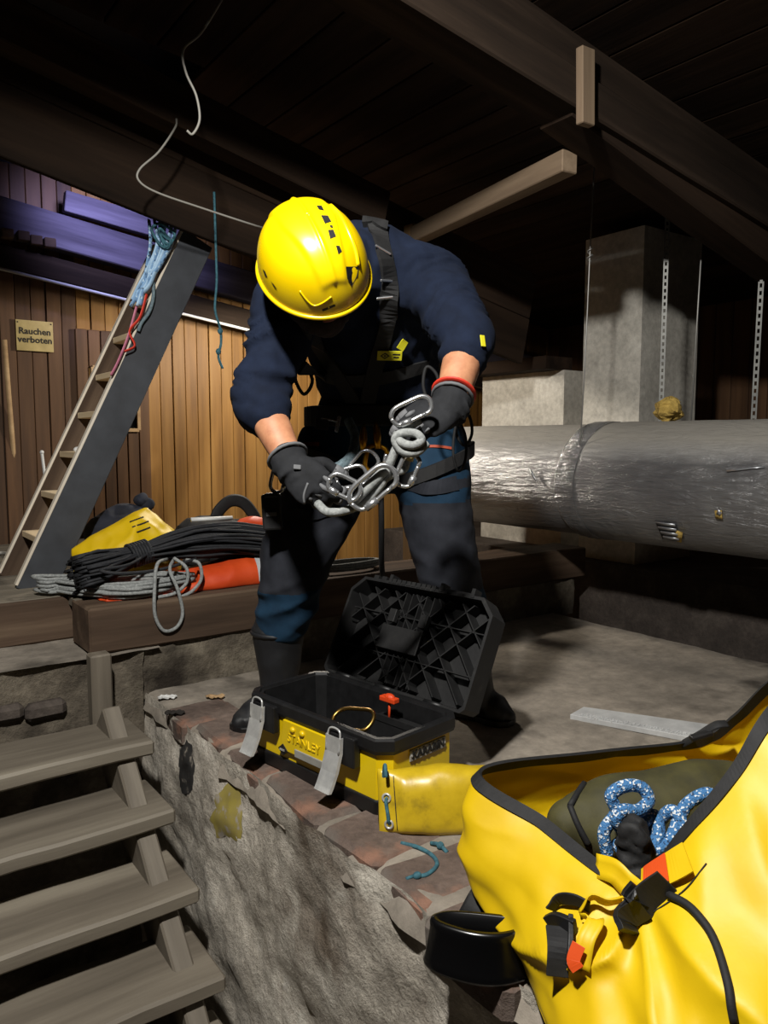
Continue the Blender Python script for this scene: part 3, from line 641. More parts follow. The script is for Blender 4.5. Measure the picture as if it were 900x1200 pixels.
# ================================================================ YELLOW POUCH, BOARD, BAG
mat('worn_yellow', [(.25, '84701e'), (.45, 'bd9f1c'), (.7, 'd0b122')], .36, 0, 16, 8, .25, 26, .004, coat=.3)
mat('bag_yellow', [(.3, 'c8a406'), (.7, 'd8b60c')], .50, 0, 4, 4, .15, 10, .012, spec=.4)
mat('web_black', [(.3, '0c0c0d'), (.7, '171718')], .75, 0, 60, 4, .3, 300, .001)
mat('gloss_black', '0a0a0b', .22, 0)
mat('rubber_black', [(.3, '0b0b0c'), (.7, '151516')], .45, 0, 20, 4, .1, 50, .002)
mat('olive', [(.3, '2c2a14'), (.7, '47431f')], .75, 0, 12, 5, .25, 60, .003)
mat('orange_print', 'd8501e', .45)
mat('teal_cord', [(.35, '234a56'), (.65, '3c6c78')], .8, 0, 90)
def checker_rope(name, ca, cb, scale=95, cc=None):
    m, nt, N, L, B = _new(name); B.inputs['Roughness'].default_value = .85
    tc = N.new('ShaderNodeTexCoord'); vo = N.new('ShaderNodeTexVoronoi'); vo.inputs['Scale'].default_value = scale; L.new(tc.outputs['Object'], vo.inputs['Vector'])
    sx = N.new('ShaderNodeSeparateColor'); L.new(vo.outputs['Color'], sx.inputs[0])
    r = ramp(N, [(.0, ca), (.4, ca), (.64, cb), (.82, cc or ca), (.92, ca)]); r.color_ramp.interpolation = 'CONSTANT'; L.new(sx.outputs[0], r.inputs[0]); L.new(r.outputs[0], B.inputs['Base Color'])
    b_ = N.new('ShaderNodeBump'); b_.inputs['Strength'].default_value = .6; b_.inputs['Distance'].default_value = .003; L.new(vo.outputs['Distance'], b_.inputs['Height']); L.new(b_.outputs[0], B.inputs['Normal'])
    return m
checker_rope('blue_rope', '3a6c9c', 'c9cfd2', 300, '1f3c5e')
# pouch: a folded vinyl wrap standing on its long edge
po = empty('vinyl_pouch', onZ(505, 985, 0), 'worn yellow vinyl pouch laced with teal cord in front of the toolbox', 'pouch')
pa, pb_ = onZ(446, 990, 0), onZ(600, 984, 0); pu = (pb_-pa).normalized(); pv = UP.cross(pu)
PL, PH = (pb_-pa).length, .142
def PW(s, t, z): return pa+pu*s+pv*t+UP*z
b = MB(); Rr = []; n = 28
for i in range(25):
    s = PL*i/24; ring = []
    bul = .026+.016*math.sin(math.pi*min(1, i/24*.8+.1))
    if i < 4: bul = .010+.004*i
    for j in range(n):
        a = 2*math.pi*j/n; cx, cz = math.cos(a), math.sin(a)
        ex = math.copysign(abs(cx)**.75, cx); ez = math.copysign(abs(cz)**.55, cz)
        p = PW(s, .05+bul*ex+.14*(.5+ez*.5)*.25, PH/2+ez*(PH/2-.004*math.sin(s*30)))
        ring.append(p+nz3(p, 26)*.003)
    Rr.append(ring)
b.rings(Rr); pw_ = b.build('wrap', 'worn_yellow', po, smooth=True)
bv = BVHTree.FromPolygons([tuple(q) for q in b.v], b.f)
def hit(bvh, x, y, lift=0.0):
    r = ray(x, y).normalized(); h = bvh.ray_cast(CAMP, r)
    if h[0] is None: return None, None
    n_ = h[1] if h[1].dot(r) < 0 else -h[1]
    return h[0]+n_*lift, n_
def tube_on(bvh, pts, r, m, name, parent, lift=0, n=8, sub=6, flat=None):
    P_ = []
    for (x, y) in [(q.x, q.y) for q in catmull([Vector((x, y, 0)) for x, y in pts], sub)]:
        h, nn = hit(bvh, x, y, lift)
        if h is not None: P_.append(h)
    # smooth
    for _ in range(2): P_ = [P_[0]]+[(P_[i-1]+P_[i]*2+P_[i+1])/4 for i in range(1, len(P_)-1)]+[P_[-1]]
    return MB().tube(P_, r, n, flat=flat).build(name, m, parent, True)
tube_on(bv, [(461, 909), (464, 950), (467, 984)], .0012, 'ink', 'seam', po, .0005, 5)
for (x, y) in ((453, 935), (456, 966)):
    h, nn = hit(bv, x, y, .001); M = frame(nn.orthogonal(), nn)
    MB().tube([h+M @ Vector((.009*math.cos(a*.5236), .009*math.sin(a*.5236), 0)) for a in range(12)], .003, 6, closed=True).build('eyelet', 'zinc', po, True)
o = MB().tube(catmull([hit(bv, 453, 935, -.004)[0], hit(bv, 453, 940, .006)[0], hit(bv, 455, 952, .008)[0], hit(bv, 456, 961, .006)[0], hit(bv, 456, 966, -.004)[0]], 6), .0045, 8).build('lace', 'teal_cord', po, True)
MB().tube(catmull([PW(.012, .075, PH-.02), PW(.014, .066, PH+.014), PW(.015, .055, PH+.018), PW(.016, .045, PH-.004)], 6), .0045, 8).build('lace', 'teal_cord', po, True)
o = MB().tube(catmull([onZ(x, y, .005) for x, y in ((470, 988), (490, 993), (507, 1003), (512, 1014), (500, 1025), (484, 1027))], 6), .0048, 8)
o.ball(onZ(489, 1026, .007), .010, .009, .008); o.tube([onZ(484, 1027, .005), onZ(476, 1030, .004)], .004, 6)
o.tube(catmull([onZ(505, 988, .006), onZ(515, 990, .010), onZ(524, 999, .004)], 5), .0048, 8); o.ball(onZ(516, 991, .010), .009); o.build('lace_end', 'teal_cord', po, True)

# white board on the floor
mat('white_board', [(.3, '9fa0a0'), (.6, 'b9bab9'), (.75, 'c9cac8')], .5, 0, 14, 6)
q = [onZ(x, y, .018) for x, y in ((668, 837), (684, 828), (835, 849), (822, 866))]
b = MB().add(q+[Vector((p.x, p.y, .0)) for p in q], [(0, 3, 2, 1), (4, 5, 6, 7), (0, 1, 5, 4), (1, 2, 6, 5), (2, 3, 7, 6), (3, 0, 4, 7)])
bd = empty('plastic_board', q[0], 'flat whitish plastic strip lying on the concrete behind the yellow bag', 'board')
b.build('strip', 'white_board', bd, bevel=.002)
b = MB(); rr = random.Random(3)
for i in range(150):
    p = q[0].lerp(q[3], .06+.9*rr.random())+(q[1]-q[0])*rr.uniform(.02, .3); b.ball((p.x, p.y, .0185), .004*rr.uniform(.5, 1), n=5, k=3)
o = b.build('crumbs', 'white_board', bd); o['kind'] = 'stuff'

# ---- big yellow bag
RIM = [(563, 903, 1.45), (640, 962, 1.33), (705, 1014, 1.22), (748, 1036, 1.17), (800, 974, 1.16), (858, 902, 1.18), (905, 826, 1.22), (985, 752, 1.36), (905, 797, 1.55), (860, 840, 1.66), (815, 868, 1.70), (700, 882, 1.60)]
BASE = [(.235, 1.42), (.245, 1.24), (.27, 1.06), (.37, .93), (.50, .86), (.64, .86), (.80, .95), (1.0, 1.2), (.96, 1.5), (.87, 1.60), (.72, 1.66), (.45, 1.56)]
BUL = [.03, .035, .035, .05, .07, .06, .05, .05, .04, .03, .02, .02]
rimK = [pt(*q) for q in RIM]; cen = sum((Vector(p) for p in rimK), Vector())/12
nC = 16
rimC = catmull(rimK, nC, True); baseC = catmull([cw(l, d, .004) for l, d in BASE], nC, True); bulC = [q.x for q in catmull([Vector((b_, 0, 0)) for b_ in BUL], nC, True)]
nR = 84; NC = len(rimC)
def bagpt(i, t):
    a, c = rimC[i], baseC[i]; p = a.lerp(c, t); out = Vector((p.x-cen.x, p.y-cen.y, 0)).normalized()
    k = math.sin(math.pi*min(1, t*1.02))**.8
    p = p+out*bulC[i]*k*1.3
    # tarpaulin folds: ridged noise, strongest in the lower half, radiating from the buckle
    q = Vector((i/NC*16, t*2.2, 0)); rg = 1-abs(nz((q.x*1.0+q.y*.9, q.y*.9, 1.3), .9))*2.2
    amp = .030*math.sin(math.pi*t)**.7
    p = p+out*(amp*rg*.8+.010*nz((q.x*1.7, q.y*2.4, 4), 1)*min(1, 4*t)*min(1, 4*(1-t)))
    dx, dy = (i-50)/16, t*2.4; r_ = math.hypot(dx, dy); ag = math.atan2(dx, dy+.02)
    p = p+out*(.020*(1-2*abs(math.sin(ag*4.2+.5*nz((r_*2, 0, 3), 1))))*math.exp(-((r_-.95)/.75)**2)*min(1, 4*t))   # pleats fanning out from the buckle
    return p
bag = empty('tarpaulin_bag', cw(.5, 1.2, 0), 'large open yellow tarpaulin rope bag with black bound rim in the foreground', 'bag')
b = MB(); b.rings([[bagpt(i, j/nR) for i in range(NC)] for j in range(nR+1)], cap=False)
b.add([baseC[i] for i in range(NC)], [tuple(range(NC))])
bo = b.build('bag_body', ['bag_yellow'], bag, smooth=True); s_ = bo.modifiers.new('thick', 'SOLIDIFY'); s_.thickness = .003; s_.offset = 1
bgv = BVHTree.FromPolygons([tuple(q) for q in b.v], b.f)
# rim binding: flat black band over the edge
o = MB(); Rr = []
for i in range(NC):
    a = rimC[i]; dn = (bagpt(i, .07)-a).normalized(); T = (rimC[(i+1) % NC]-rimC[i-1]).normalized(); w = T.cross(dn).normalized()
    Rr.append([a-dn*.004+w*.0035, a+dn*.020+w*.0045, a+dn*.020-w*.0045, a-dn*.004-w*.0035])
o.rings(Rr, closed=True, cap=False); o.build('rim_binding', 'web_black', bag, fix=True)
# ================================================================ THE WORKER
mat('skin', [(.3, 'a06a4c'), (.7, 'bd8663')], .55, 0, 30, 5, .1, 120, .001)
mat('sweater', [(.3, '0c1322'), (.7, '141d30')], .92, 0, 14, 5, .3, 260, .0015, spec=.2)
mat('petrol', [(.3, '11283b'), (.7, '19374e')], .85, 0, 10, 5, .2, 160, .0015, spec=.25)
mat('trouser_dark', [(.3, '1d1f25'), (.7, '2c2e35')], .85, 0, 10, 5, .2, 160, .0015, spec=.25)
mat('boot_rubber', [(.3, '121315'), (.7, '1e1f22')], .55, 0, 9, 5, .15, 60, .002)
mat('glove', [(.3, '17181a'), (.7, '26272a')], .85, 0, 16, 5, .3, 160, .0015, spec=.25)
mat('glove_grey', '5f6062', .75)
mat('helmet_yellow', [(.3, 'e3c000'), (.7, 'ecca06')], .3, 0, 3, 3, 0, coat=.3)
mat('hair', [(.3, '120d0a'), (.7, '261b14')], .8, 0, 60, 4, .5, 200, .002)
mat('patch_yellow', 'c9c21a', .7)
mat('red_band', 'c8331f', .6)
mat('orange_zip', 'a4452b', .7)
mat('lip', '8a4f40', .5); mat('eye_white', 'b8b2a8', .3)
mat('rope_grey', [(.3, '6c6f6e'), (.7, '979a98')], .85, 0, 120, 3, .5, 220, .002)
mat('rope_blue_grey', [(.3, '47565c'), (.7, '6d7f86')], .85, 0, 120, 3, .5, 220, .002)
mat('gold_metal', [(.3, 'a9761c'), (.7, 'd29a2c')], .3, 1.0, 20)
mat('bright_steel', [(.3, 'b4b6b8'), (.7, 'd8dadc')], .25, .85, 20)

def limb(mb, pts, lat, n=20, sub=5):
    """elliptical loft: pts = (centre, half-width along lat, half-depth)"""
    C = catmull([p[0] for p in pts], sub); A = catmull([Vector((p[1], p[2], 0)) for p in pts], sub); k = len(C); R = []
    lat = Vector(lat)
    for i in range(k):
        t = (C[min(i+1, k-1)]-C[max(i-1, 0)]).normalized(); u = (lat-t*lat.dot(t))
        u = u.normalized() if u.length > 1e-3 else t.orthogonal().normalized(); w = t.cross(u)
        R.append([C[i]+u*math.cos(2*math.pi*j/n)*A[i].x+w*math.sin(2*math.pi*j/n)*A[i].y for j in range(n)])
    mb.rings(R); mb.ball(C[0], min(A[0].x, A[0].y)*.9, n=12, k=8); mb.ball(C[-1], min(A[-1].x, A[-1].y)*.9, n=12, k=8)
def fuse(mb, voxel, smooth=4):
    me = mesh('tmp', mb.v, mb.f)
    bm = bmesh.new(); bm.from_mesh(me); bmesh.ops.recalc_face_normals(bm, faces=bm.faces); bm.to_mesh(me); bm.free()
    o = bpy.data.objects.new('tmp', me); COL.objects.link(o)
    r = o.modifiers.new('r', 'REMESH'); r.mode = 'VOXEL'; r.voxel_size = voxel
    s_ = o.modifiers.new('s', 'SMOOTH'); s_.iterations = smooth; s_.factor = .5
    dg = bpy.context.evaluated_depsgraph_get(); m2 = bpy.data.meshes.new_from_object(o.evaluated_get(dg)); bpy.data.objects.remove(o); bpy.data.meshes.remove(me); return m2
def wrinkle(me, fn):
    me.update(); ns = [v.normal.copy() for v in me.vertices]
    for v, n_ in zip(me.vertices, ns): v.co += n_*fn(v.co, n_)
    me.update()
def bvh_of(me): return BVHTree.FromPolygons([tuple(v.co) for v in me.vertices], [tuple(p.vertices) for p in me.polygons])

LAT = (RGT*.97+FWD*.22).normalized()
sL, eL, wL = pt(340, 350, 2.10), pt(304, 468, 2.0), pt(343, 548, 1.87)
sR, eR, wR = pt(508, 334, 2.22), pt(548, 400, 2.0), pt(527, 478, 1.86)
PEL = pt(446, 505, 2.52); WAI = pt(446, 458, 2.49); CHE = pt(435, 380, 2.36); UCH = pt(424, 325, 2.24); NEK = pt(404, 310, 2.10)
hL, kL, aL = pt(394, 520, 2.52), pt(347, 655, 2.42), cw(-.345, 2.47, .09)
hR, kR, aR = pt(503, 518, 2.52), pt(518, 650, 2.44), cw(.300, 2.47, .09)
HC = pt(367, 311, 1.90)           # middle of the helmet rim plane
hc = (-FWD*.80+UP*.60).normalized(); hf0 = (-UP*.80-FWD*.60).normalized(); an = math.radians(24)
hf = (hf0*math.cos(an)+RGT*math.sin(an)).normalized(); hl = hf.cross(hc)
if hl.dot(RGT) < 0: hl = -hl
def HD(l, f, c): return HC+hl*l+hf*f+hc*c
per = empty('person', cw(0, 2.45, 0), 'worker in navy sweater, yellow helmet and harness bending over the open toolbox', 'person')

# ---- hands (shared by the body and, a little larger, by the gloves)
def hand(mb, w, tip, n_, curl, g=1.0, thumb=(.55, .75, -.35), spread=.0):
    x = (tip-w).normalized(); n_ = (n_-x*n_.dot(x)).normalized(); s = x.cross(n_)
    if s.dot(UP) < 0: s = -s                       # thumb side is the upper one for both hands here
    W_ = lambda a, b, c: w+x*a+s*b+n_*c
    limb(mb, [(W_(-.03, 0, 0), .036*g, .028*g), (W_(0, 0, 0), .034*g, .025*g), (W_(.03, 0, .002), .040*g, .021*g), (W_(.065, -.002, .003), .044*g, .018*g), (W_(.092, -.002, .002), .042*g, .013*g)], s, 16, 3)
    out = []
    for k, (off, L_, rr) in enumerate(((.030, .072, .0095), (.010, .080, .0100), (-.011, .075, .0095), (-.031, .058, .0085))):
        p = W_(.086-.004*abs(k-1), off, .002); a = curl[k][0]; P_ = [W_(.06, off*.9, .002), p]; seg = (.46, .32, .26)
        for q in range(3):
            d = x*math.cos(a)-n_*math.sin(a)+s*spread*(1.5-k); p = p+d.normalized()*L_*seg[q]; P_.append(p); a += curl[k][1+q] if q < 2 else 0
        mb.tube(catmull(P_, 3), [rr*g*(1.05-.018*i) for i in range(len(P_)*3-2)], 10); mb.ball(P_[-1], rr*g*.86, n=10, k=8); out.append(P_)
    T = W_(.022, .026, -.004); P_ = [W_(.010, .010, -.004), T]
    d = (x*thumb[0]+s*thumb[1]+n_*thumb[2]).normalized(); T = T+d*.040; P_.append(T)
    d = (x*1.0+s*.18+n_*(thumb[2]-.12)).normalized(); T = T+d*.034; P_.append(T); T = T+(d-n_*.25).normalized()*.024; P_.append(T)
    mb.tube(catmull(P_, 3), [g*(.0150-.0004*i) for i in range(len(P_)*3-2)], 10); mb.ball(P_[-1], .0096*g, n=10, k=8); out.append(P_)
    return W_, out
HLargs = (wL, pt(394, 590, 1.80), -FWD*.9+UP*.25-RGT*.15, [(.35, .65, .5), (.50, .75, .5), (.65, .8, .55), (.80, .85, .55)])
HRargs = (wR, pt(476, 505, 1.80), -FWD*.8+UP*.6, [(.15, .45, .4), (.25, .55, .45), (.35, .6, .45), (.45, .7, .45)])

# ---- the body, one continuous surface
b = MB(); z3 = Vector((0, 0, 0))
limb(b, [(PEL-UP*.06, .16, .11), (PEL+UP*.02, .165, .11), (WAI, .145, .10), (CHE, .165, .115), (UCH, .15, .10), (NEK+(UCH-NEK)*.3, .08, .07)], LAT)
HDc = HD(0, -.005, -.035)
limb(b, [(UCH, .07, .07), (NEK, .058, .058), (HD(0, -.045, -.08), .055, .06), (HDc, .05, .06)], LAT)
b.rings([[HDc+hl*(.075*math.cos(2*math.pi*j/24)*math.sin(t))+hf*((.095 if math.sin(2*math.pi*j/24) > 0 else .098)*math.sin(2*math.pi*j/24)*math.sin(t)*(1.0 if math.cos(t) > -.2 else 1.06))+hc*(.118*math.cos(t)) for j in range(24)] for t in [math.pi*(i+.001)/16.002 for i in range(17)]])
# face: brow, nose, cheeks, chin, mouth, ears
b.ball(HD(0, .086, -.012), .055, .014, .012, Matrix((hl, hf, hc)).transposed())
limb(b, [(HD(0, .088, -.02), .010, .010), (HD(0, .104, -.045), .012, .012), (HD(0, .110, -.062), .016, .014)], hl, 10, 3)
for s in (-1, 1):
    b.ball(HD(s*.040, .070, -.060), .022, .02, .02); b.ball(HD(s*.013, .100, -.064), .008)
    b.ball(HD(s*.078, -.005, -.055), .010, .022, .032, Matrix((hl, hf, hc)).transposed())
b.ball(HD(0, .070, -.130), .030, .026, .024, Matrix((hl, hf, hc)).transposed()); b.ball(HD(0, .088, -.093), .022, .012, .009, Matrix((hl, hf, hc)).transposed())
limb(b, [(sL, .058, .055), (sL.lerp(eL, .5), .050, .048), (eL, .044, .042), (eL.lerp(wL, .35), .0475, .045), (wL, .034, .029)], LAT, 16)
limb(b, [(sR, .058, .055), (sR.lerp(eR, .5), .050, .048), (eR, .046, .044), (eR.lerp(wR, .35), .050, .047), (wR, .036, .030)], LAT, 16)
limb(b, [(UCH, .09, .08), (sL, .06, .06)], UP); limb(b, [(UCH, .09, .08), (sR, .06, .06)], UP)
for h, k, a, f in ((hL, kL, aL, cw(-.455, 2.36, .03)), (hR, kR, aR, cw(.40, 2.42, .03))):
    limb(b, [(h, .092, .09), (h.lerp(k, .5), .078, .078), (k, .056, .058), (k.lerp(a, .35), .054, .058), (a+UP*.02, .038, .040)], LAT, 16)
    limb(b, [(a, .038, .038), (a.lerp(f, .4)-UP*.02, .03, .026), (a.lerp(f, .8)-UP*.01, .028, .016)], UP, 12, 3)
hand(b, *HLargs, g=.8); hand(b, *HRargs, g=.8)
body = link('body', fuse(b, .007, 3), 'skin', per, smooth=True)
# eyes, mouth, beard and hair under the helmet
for s in (-1, 1):
    e = MB(); e.ball(HD(s*.030, .080, -.034), .012); e.build('eye', 'eye_white', per, True)
    MB().ball(HD(s*.030, .091, -.034), .0045, n=8, k=6).build('pupil', 'black', per, True)
MB().ball(HD(0, .093, -.093), .020, .008, .005, Matrix((hl, hf, hc)).transposed()).build('mouth', 'lip', per, True)
b = MB()
b.ball(HD(0, .072, -.125), .048, .036, .036, Matrix((hl, hf, hc)).transposed(), 16, 10)
for s in (-1, 1): limb(b, [(HD(s*.070, .005, -.055), .012, .02), (HD(s*.066, .035, -.095), .016, .02), (HD(s*.035, .075, -.122), .02, .022)], hf, 12, 4)
limb(b, [(HD(-.022, .096, -.082), .007, .006), (HD(0, .101, -.079), .009, .007), (HD(.022, .096, -.082), .007, .006)], hf, 8, 3)
me = fuse(b, .006, 3); wrinkle(me, lambda p, n_: .003*nz(p, 90)); link('beard', me, 'hair', per, smooth=True)
b = MB(); b.ball(HD(0, -.03, -.03), .080, .082, .09, Matrix((hl, hf, hc)).transposed(), 16, 12); b.ball(HD(0, -.06, -.07), .062, .05, .05, Matrix((hl, hf, hc)).transposed(), 16, 12)
me = fuse(b, .008, 3); link('hair', me, 'hair', per, smooth=True)

# ---- trousers
b = MB()
limb(b, [(PEL-UP*.095, .185, .125), (PEL-UP*.02, .225, .15), (PEL+UP*.05, .215, .145), (WAI+UP*.01, .18, .13)], LAT, 28)
bL, bR = pt(326, 738, 2.46), cw(.262, 2.48, .33)
limb(b, [(pt(398, 512, 2.52), .125, .125), (pt(388, 555, 2.49), .135, .13), (pt(364, 615, 2.44), .122, .12), (pt(346, 655, 2.42), .114, .115), (pt(338, 700, 2.44), .094, .10), (bL, .070, .078)], LAT, 28)
limb(b, [(pt(498, 512, 2.52), .125, .125), (pt(506, 555, 2.49), .122, .128), (pt(514, 615, 2.45), .108, .115), (pt(522, 655, 2.44), .100, .11), (kR.lerp(bR, .55), .092, .10), (bR, .074, .08)], LAT, 28)
me = fuse(b, .009, 5)
def tw(p, n_):
    side = -1 if (p-PEL).dot(RGT) < 0 else 1
    q = Vector((p.dot(RGT)*5, p.dot(FWD)*5, p.z*15+side*p.dot(RGT)*7)); a = 1-abs(nz(q, .85))*2
    low = max(0, min(1, (.56-p.z)/.2)); cr = max(0, 1-abs(p.z-.80)/.16)
    return .010*a*(.45+.8*low+.5*cr)+.004*nz(p, 26)
wrinkle(me, tw)
for m_ in ('trouser_dark', 'petrol'): me.materials.append(MATS[m_])
for p in me.polygons:
    c = p.center; z_ = c.z+.02*nz(c, 6); lt = c.dot(RGT)
    if z_ > (.79 if lt < 0 else .80) or z_ < .445 or (lt > 0 and .725 < z_ < .765): p.material_index = 1
    x_in = abs(lt-(-.14 if lt < 0 else .13))
tro = link('trousers', me, None, per, smooth=True); tv = bvh_of(me)
# ---- sweater
b = MB()
limb(b, [(PEL+UP*.03, .185, .135), (WAI, .185, .135), (WAI.lerp(CHE, .5), .195, .145), (CHE, .205, .155), (UCH, .190, .140), (UCH.lerp(NEK, .55), .125, .11), (NEK+UP*.005, .085, .08)], LAT, 28)
limb(b, [(UCH+LAT*.02, .12, .12), (sL.lerp(UCH, .3), .105, .105), (sL, .086, .088), (sL.lerp(eL, .3), .080, .080), (sL.lerp(eL, .7), .073, .073), (eL, .066, .066), (eL.lerp(wL, .20), .061, .060), (eL.lerp(wL, .27), .058, .056)], LAT, 22)
limb(b, [(UCH-LAT*.02, .12, .12), (sR.lerp(UCH, .3), .110, .108), (sR, .092, .094), (sR.lerp(eR, .3), .084, .082), (sR.lerp(eR, .7), .076, .074), (eR, .068, .067), (eR.lerp(wR, .20), .062, .060), (eR.lerp(wR, .27), .060, .058)], LAT, 22)
me = fuse(b, .009, 5)
axL, axR = (eL-sL).normalized(), (eR-sR).normalized()
def swr(p, n_):
    lt = (p-UCH).dot(RGT); ax = axL if lt < -.1 else axR; t = (p-(sL if lt < -.1 else sR)).dot(ax); arm = min(1, max(0, abs(lt+.02)-.12)/.06)
    fold = (1-abs(nz((t*26+nz(p, 9)*2, lt*4, p.z*3), 1))*2.2)
    return .011*fold*arm+.012*(1-arm)*(1-abs(nz((p.x*7, p.y*7, p.z*10), 1))*2)+.002*nz(p, 40)
wrinkle(me, swr); swe = link('sweater', me, 'sweater', per, smooth=True); sv = bvh_of(me)
# collar
o = MB().tube([NEK+(NEK-UCH).normalized()*.01+Matrix.Rotation(a*math.pi/8, 3, (NEK-UCH).normalized()) @ (LAT*.075) for a in range(16)], .013, 8, closed=True).build('collar', 'sweater', per, True)
# ---- boots
for (bt, a, toe, heel) in ((bL, aL, cw(-.47, 2.345, 0), cw(-.305, 2.52, 0)), (bR, aR, cw(.415, 2.405, 0), cw(.235, 2.52, 0))):
    d = (toe-heel).normalized(); sd = UP.cross(d); b = MB()
    limb(b, [(bt+UP*.012, .088, .088), (bt.lerp(a, .3), .078, .08), (bt.lerp(a, .7), .066, .072), (a, .062, .07), (a-UP*.04, .055, .07)], LAT, 24)
    limb(b, [(heel+d*.03+UP*.045, .040, .045), (heel+d*.09+UP*.055, .042, .055), (heel+d*.16+UP*.045, .048, .045), (toe-d*.06+UP*.036, .052, .036), (toe-d*.015+UP*.028, .038, .028)], sd, 20)
    me = fuse(b, .007, 4)
    for v_ in me.vertices:
        if v_.co.z < .012: v_.co.z = .012
    wrinkle(me, lambda p, n_: .003*nz(p, 18)*(1 if p.z > .05 else 0)); bo_ = link('boot', me, 'boot_rubber', per, smooth=True)
    s_ = MB(); P1 = [(0, -.036), (.05, -.042), (.13, -.040), (.19, -.054), (.25, -.052), (.285, -.030), (.293, 0), (.285, .030), (.25, .052), (.19, .054), (.13, .040), (.05, .042), (0, .036), (-.012, 0)]
    L_ = (toe-heel).length/.285
    s_.rings([[heel+d*x*L_+sd*y+UP*z for x, y in P1] for z in (.001, .022)]); s_.build('sole', 'rubber_black', bo_, bevel=.004)
    ang = [Vector((math.cos(i*math.pi/10), math.sin(i*math.pi/10), 0)) for i in range(20)]
    MB().tube([bt-UP*.004+LAT*q.x*.084+Vector((-LAT.y, LAT.x, 0))*q.y*.084 for q in ang], .008, 6, closed=True).build('boot_cuff', 'boot_rubber', bo_, True)
# ---- gloves
for args, wr, el in ((HLargs, wL, eL), (HRargs, wR, eR)):
    b = MB(); W_, fing = hand(b, *args, g=1.22); limb(b, [(wr+(wr-el).normalized()*-.035, .050, .044), (wr, .043, .037), (wr+(wr-el).normalized()*.03, .046, .034)], LAT, 18, 3)
    me = fuse(b, .0045, 3); wrinkle(me, lambda p, n_: .0018*nz(p, 55)); gl = link('glove', me, 'glove', per, smooth=True); gv = bvh_of(me)
    t = (el-wr).normalized(); o1 = t.orthogonal().normalized(); o2 = t.cross(o1); c = wr+t*.035
    MB().tube([c+o1*.049*math.cos(i*math.pi/10)+o2*.049*math.sin(i*math.pi/10) for i in range(20)], .0045, 8, closed=True).build('cuff_trim', 'glove_grey', gl, True)
    for k, P_ in enumerate(fing): 
        r0 = .0128 if k < 4 else .0145; ft = MB(); ft.tube([P_[-2].lerp(P_[-1], t) for t in (-.1, .35, .8, 1.0)], [r0*.98, r0*1.02, r0*.98, r0*.85], 12); ft.ball(P_[-1], r0*.88, n=12, k=8); ft.build('fingertip', 'glove_grey', gl, True)
        if k < 4: MB().tube([P_[1].lerp(P_[2], t)+(args[2].normalized()*.0105) for t in (.1, .5, .9)], [.004, .0065, .004], 8).build('knuckle_pad', 'glove_grey', gl, True)
    if args is HLargs:
        LG, lfing = gv, fing
    else: RG, rfing = gv, fing
def ribbon(bvh, pts, w, th, m, name, parent, lift=.003, sub=6, px=True, smooth=2):
    """webbing laid over a surface along a photo path"""
    P_, Nn = [], []
    for q in catmull([Vector((x, y, 0)) for x, y in pts], sub):
        h, n_ = hit(bvh, q.x, q.y, lift)
        if h is not None: P_.append(h); Nn.append(n_)
    for _ in range(smooth):
        P_ = [P_[0]]+[(P_[i-1]+P_[i]*2+P_[i+1])/4 for i in range(1, len(P_)-1)]+[P_[-1]]
        Nn = [Nn[0]]+[(Nn[i-1]+Nn[i]*2+Nn[i+1]).normalized() for i in range(1, len(Nn)-1)]+[Nn[-1]]
    b = MB(); R_ = []
    for i in range(len(P_)):
        t = (P_[min(i+1, len(P_)-1)]-P_[max(0, i-1)]).normalized(); s = t.cross(Nn[i]).normalized()
        R_.append([P_[i]+s*w/2-Nn[i]*th/2, P_[i]+s*w/2+Nn[i]*th/2, P_[i]-s*w/2+Nn[i]*th/2, P_[i]-s*w/2-Nn[i]*th/2])
    b.rings(R_); return b.build(name, m, parent, fix=True)
def plate(bvh, x, y, w, h, th, m, name, parent, ang=0, lift=.004, bevel=.002):
    p, n_ = hit(bvh, x, y, lift); r = (RGT*math.cos(ang)+UP*math.sin(ang)); r = (r-n_*r.dot(n_)).normalized(); M = Matrix((r, n_.cross(r), n_)).transposed()
    o = MB().box(p, w, h, th, M).build(name, m, parent, bevel=bevel); return o, p, M
tube_on(LG, [(361, 566), (356, 582), (359, 598)], .003, 'glove_grey', 'piping', gl, .001)
o, p, M = plate(LG, 348, 548, .018, .012, .004, 'glove_grey', 'logo_dot', gl)
c = wR+(eR-wR).normalized()*.052; t = (eR-wR).normalized(); o1 = t.orthogonal().normalized(); o2 = t.cross(o1)
MB().tube([c+o1*.042*math.cos(i*math.pi/12)+o2*.042*math.sin(i*math.pi/12) for i in range(24)], .014, 8, closed=True, flat=(.35, 1.0)).build('wristband', 'red_band', per, True)

# ---- helmet
def dome(a, t):
    """a around the rim (0 = left-hand side), t from rim 0 to crown 1"""
    l, f = math.cos(a), math.sin(a); e = math.cos(t*math.pi/2)**.82; h = math.sin(t*math.pi/2)**.95
    sl = .130*(1+.03*max(0, -f)); sf = .163 if f > 0 else .158
    x, y, z = l*sl*e, f*sf*e, .150*h-.012
    # raised middle panel between two creases that narrows to the brow
    wid = .062-.22*max(0, y)
    k = 1/(1+math.exp(-(wid-abs(x))/.0016)); fr = 1/(1+math.exp(-(.146-y)/.0016))
    up = .0045*k*fr
    up += .004*math.exp(-(x/.004)**2)*fr*(1 if y > -.15 else 0)          # centre ridge
    return x, y, z, up
b = MB(); n = 144; R_ = []
for i in range(57):
    t = min(.999, i/56); r_ = []
    for j in range(n):
        x, y, z, up = dome(2*math.pi*j/n, t); nn = Vector((x/.13**2, y/.16**2, (z+.012)/.15**2)).normalized(); q = Vector((x, y, z))+nn*up; r_.append(HD(q.x, q.y, q.z))
    R_.append(r_)
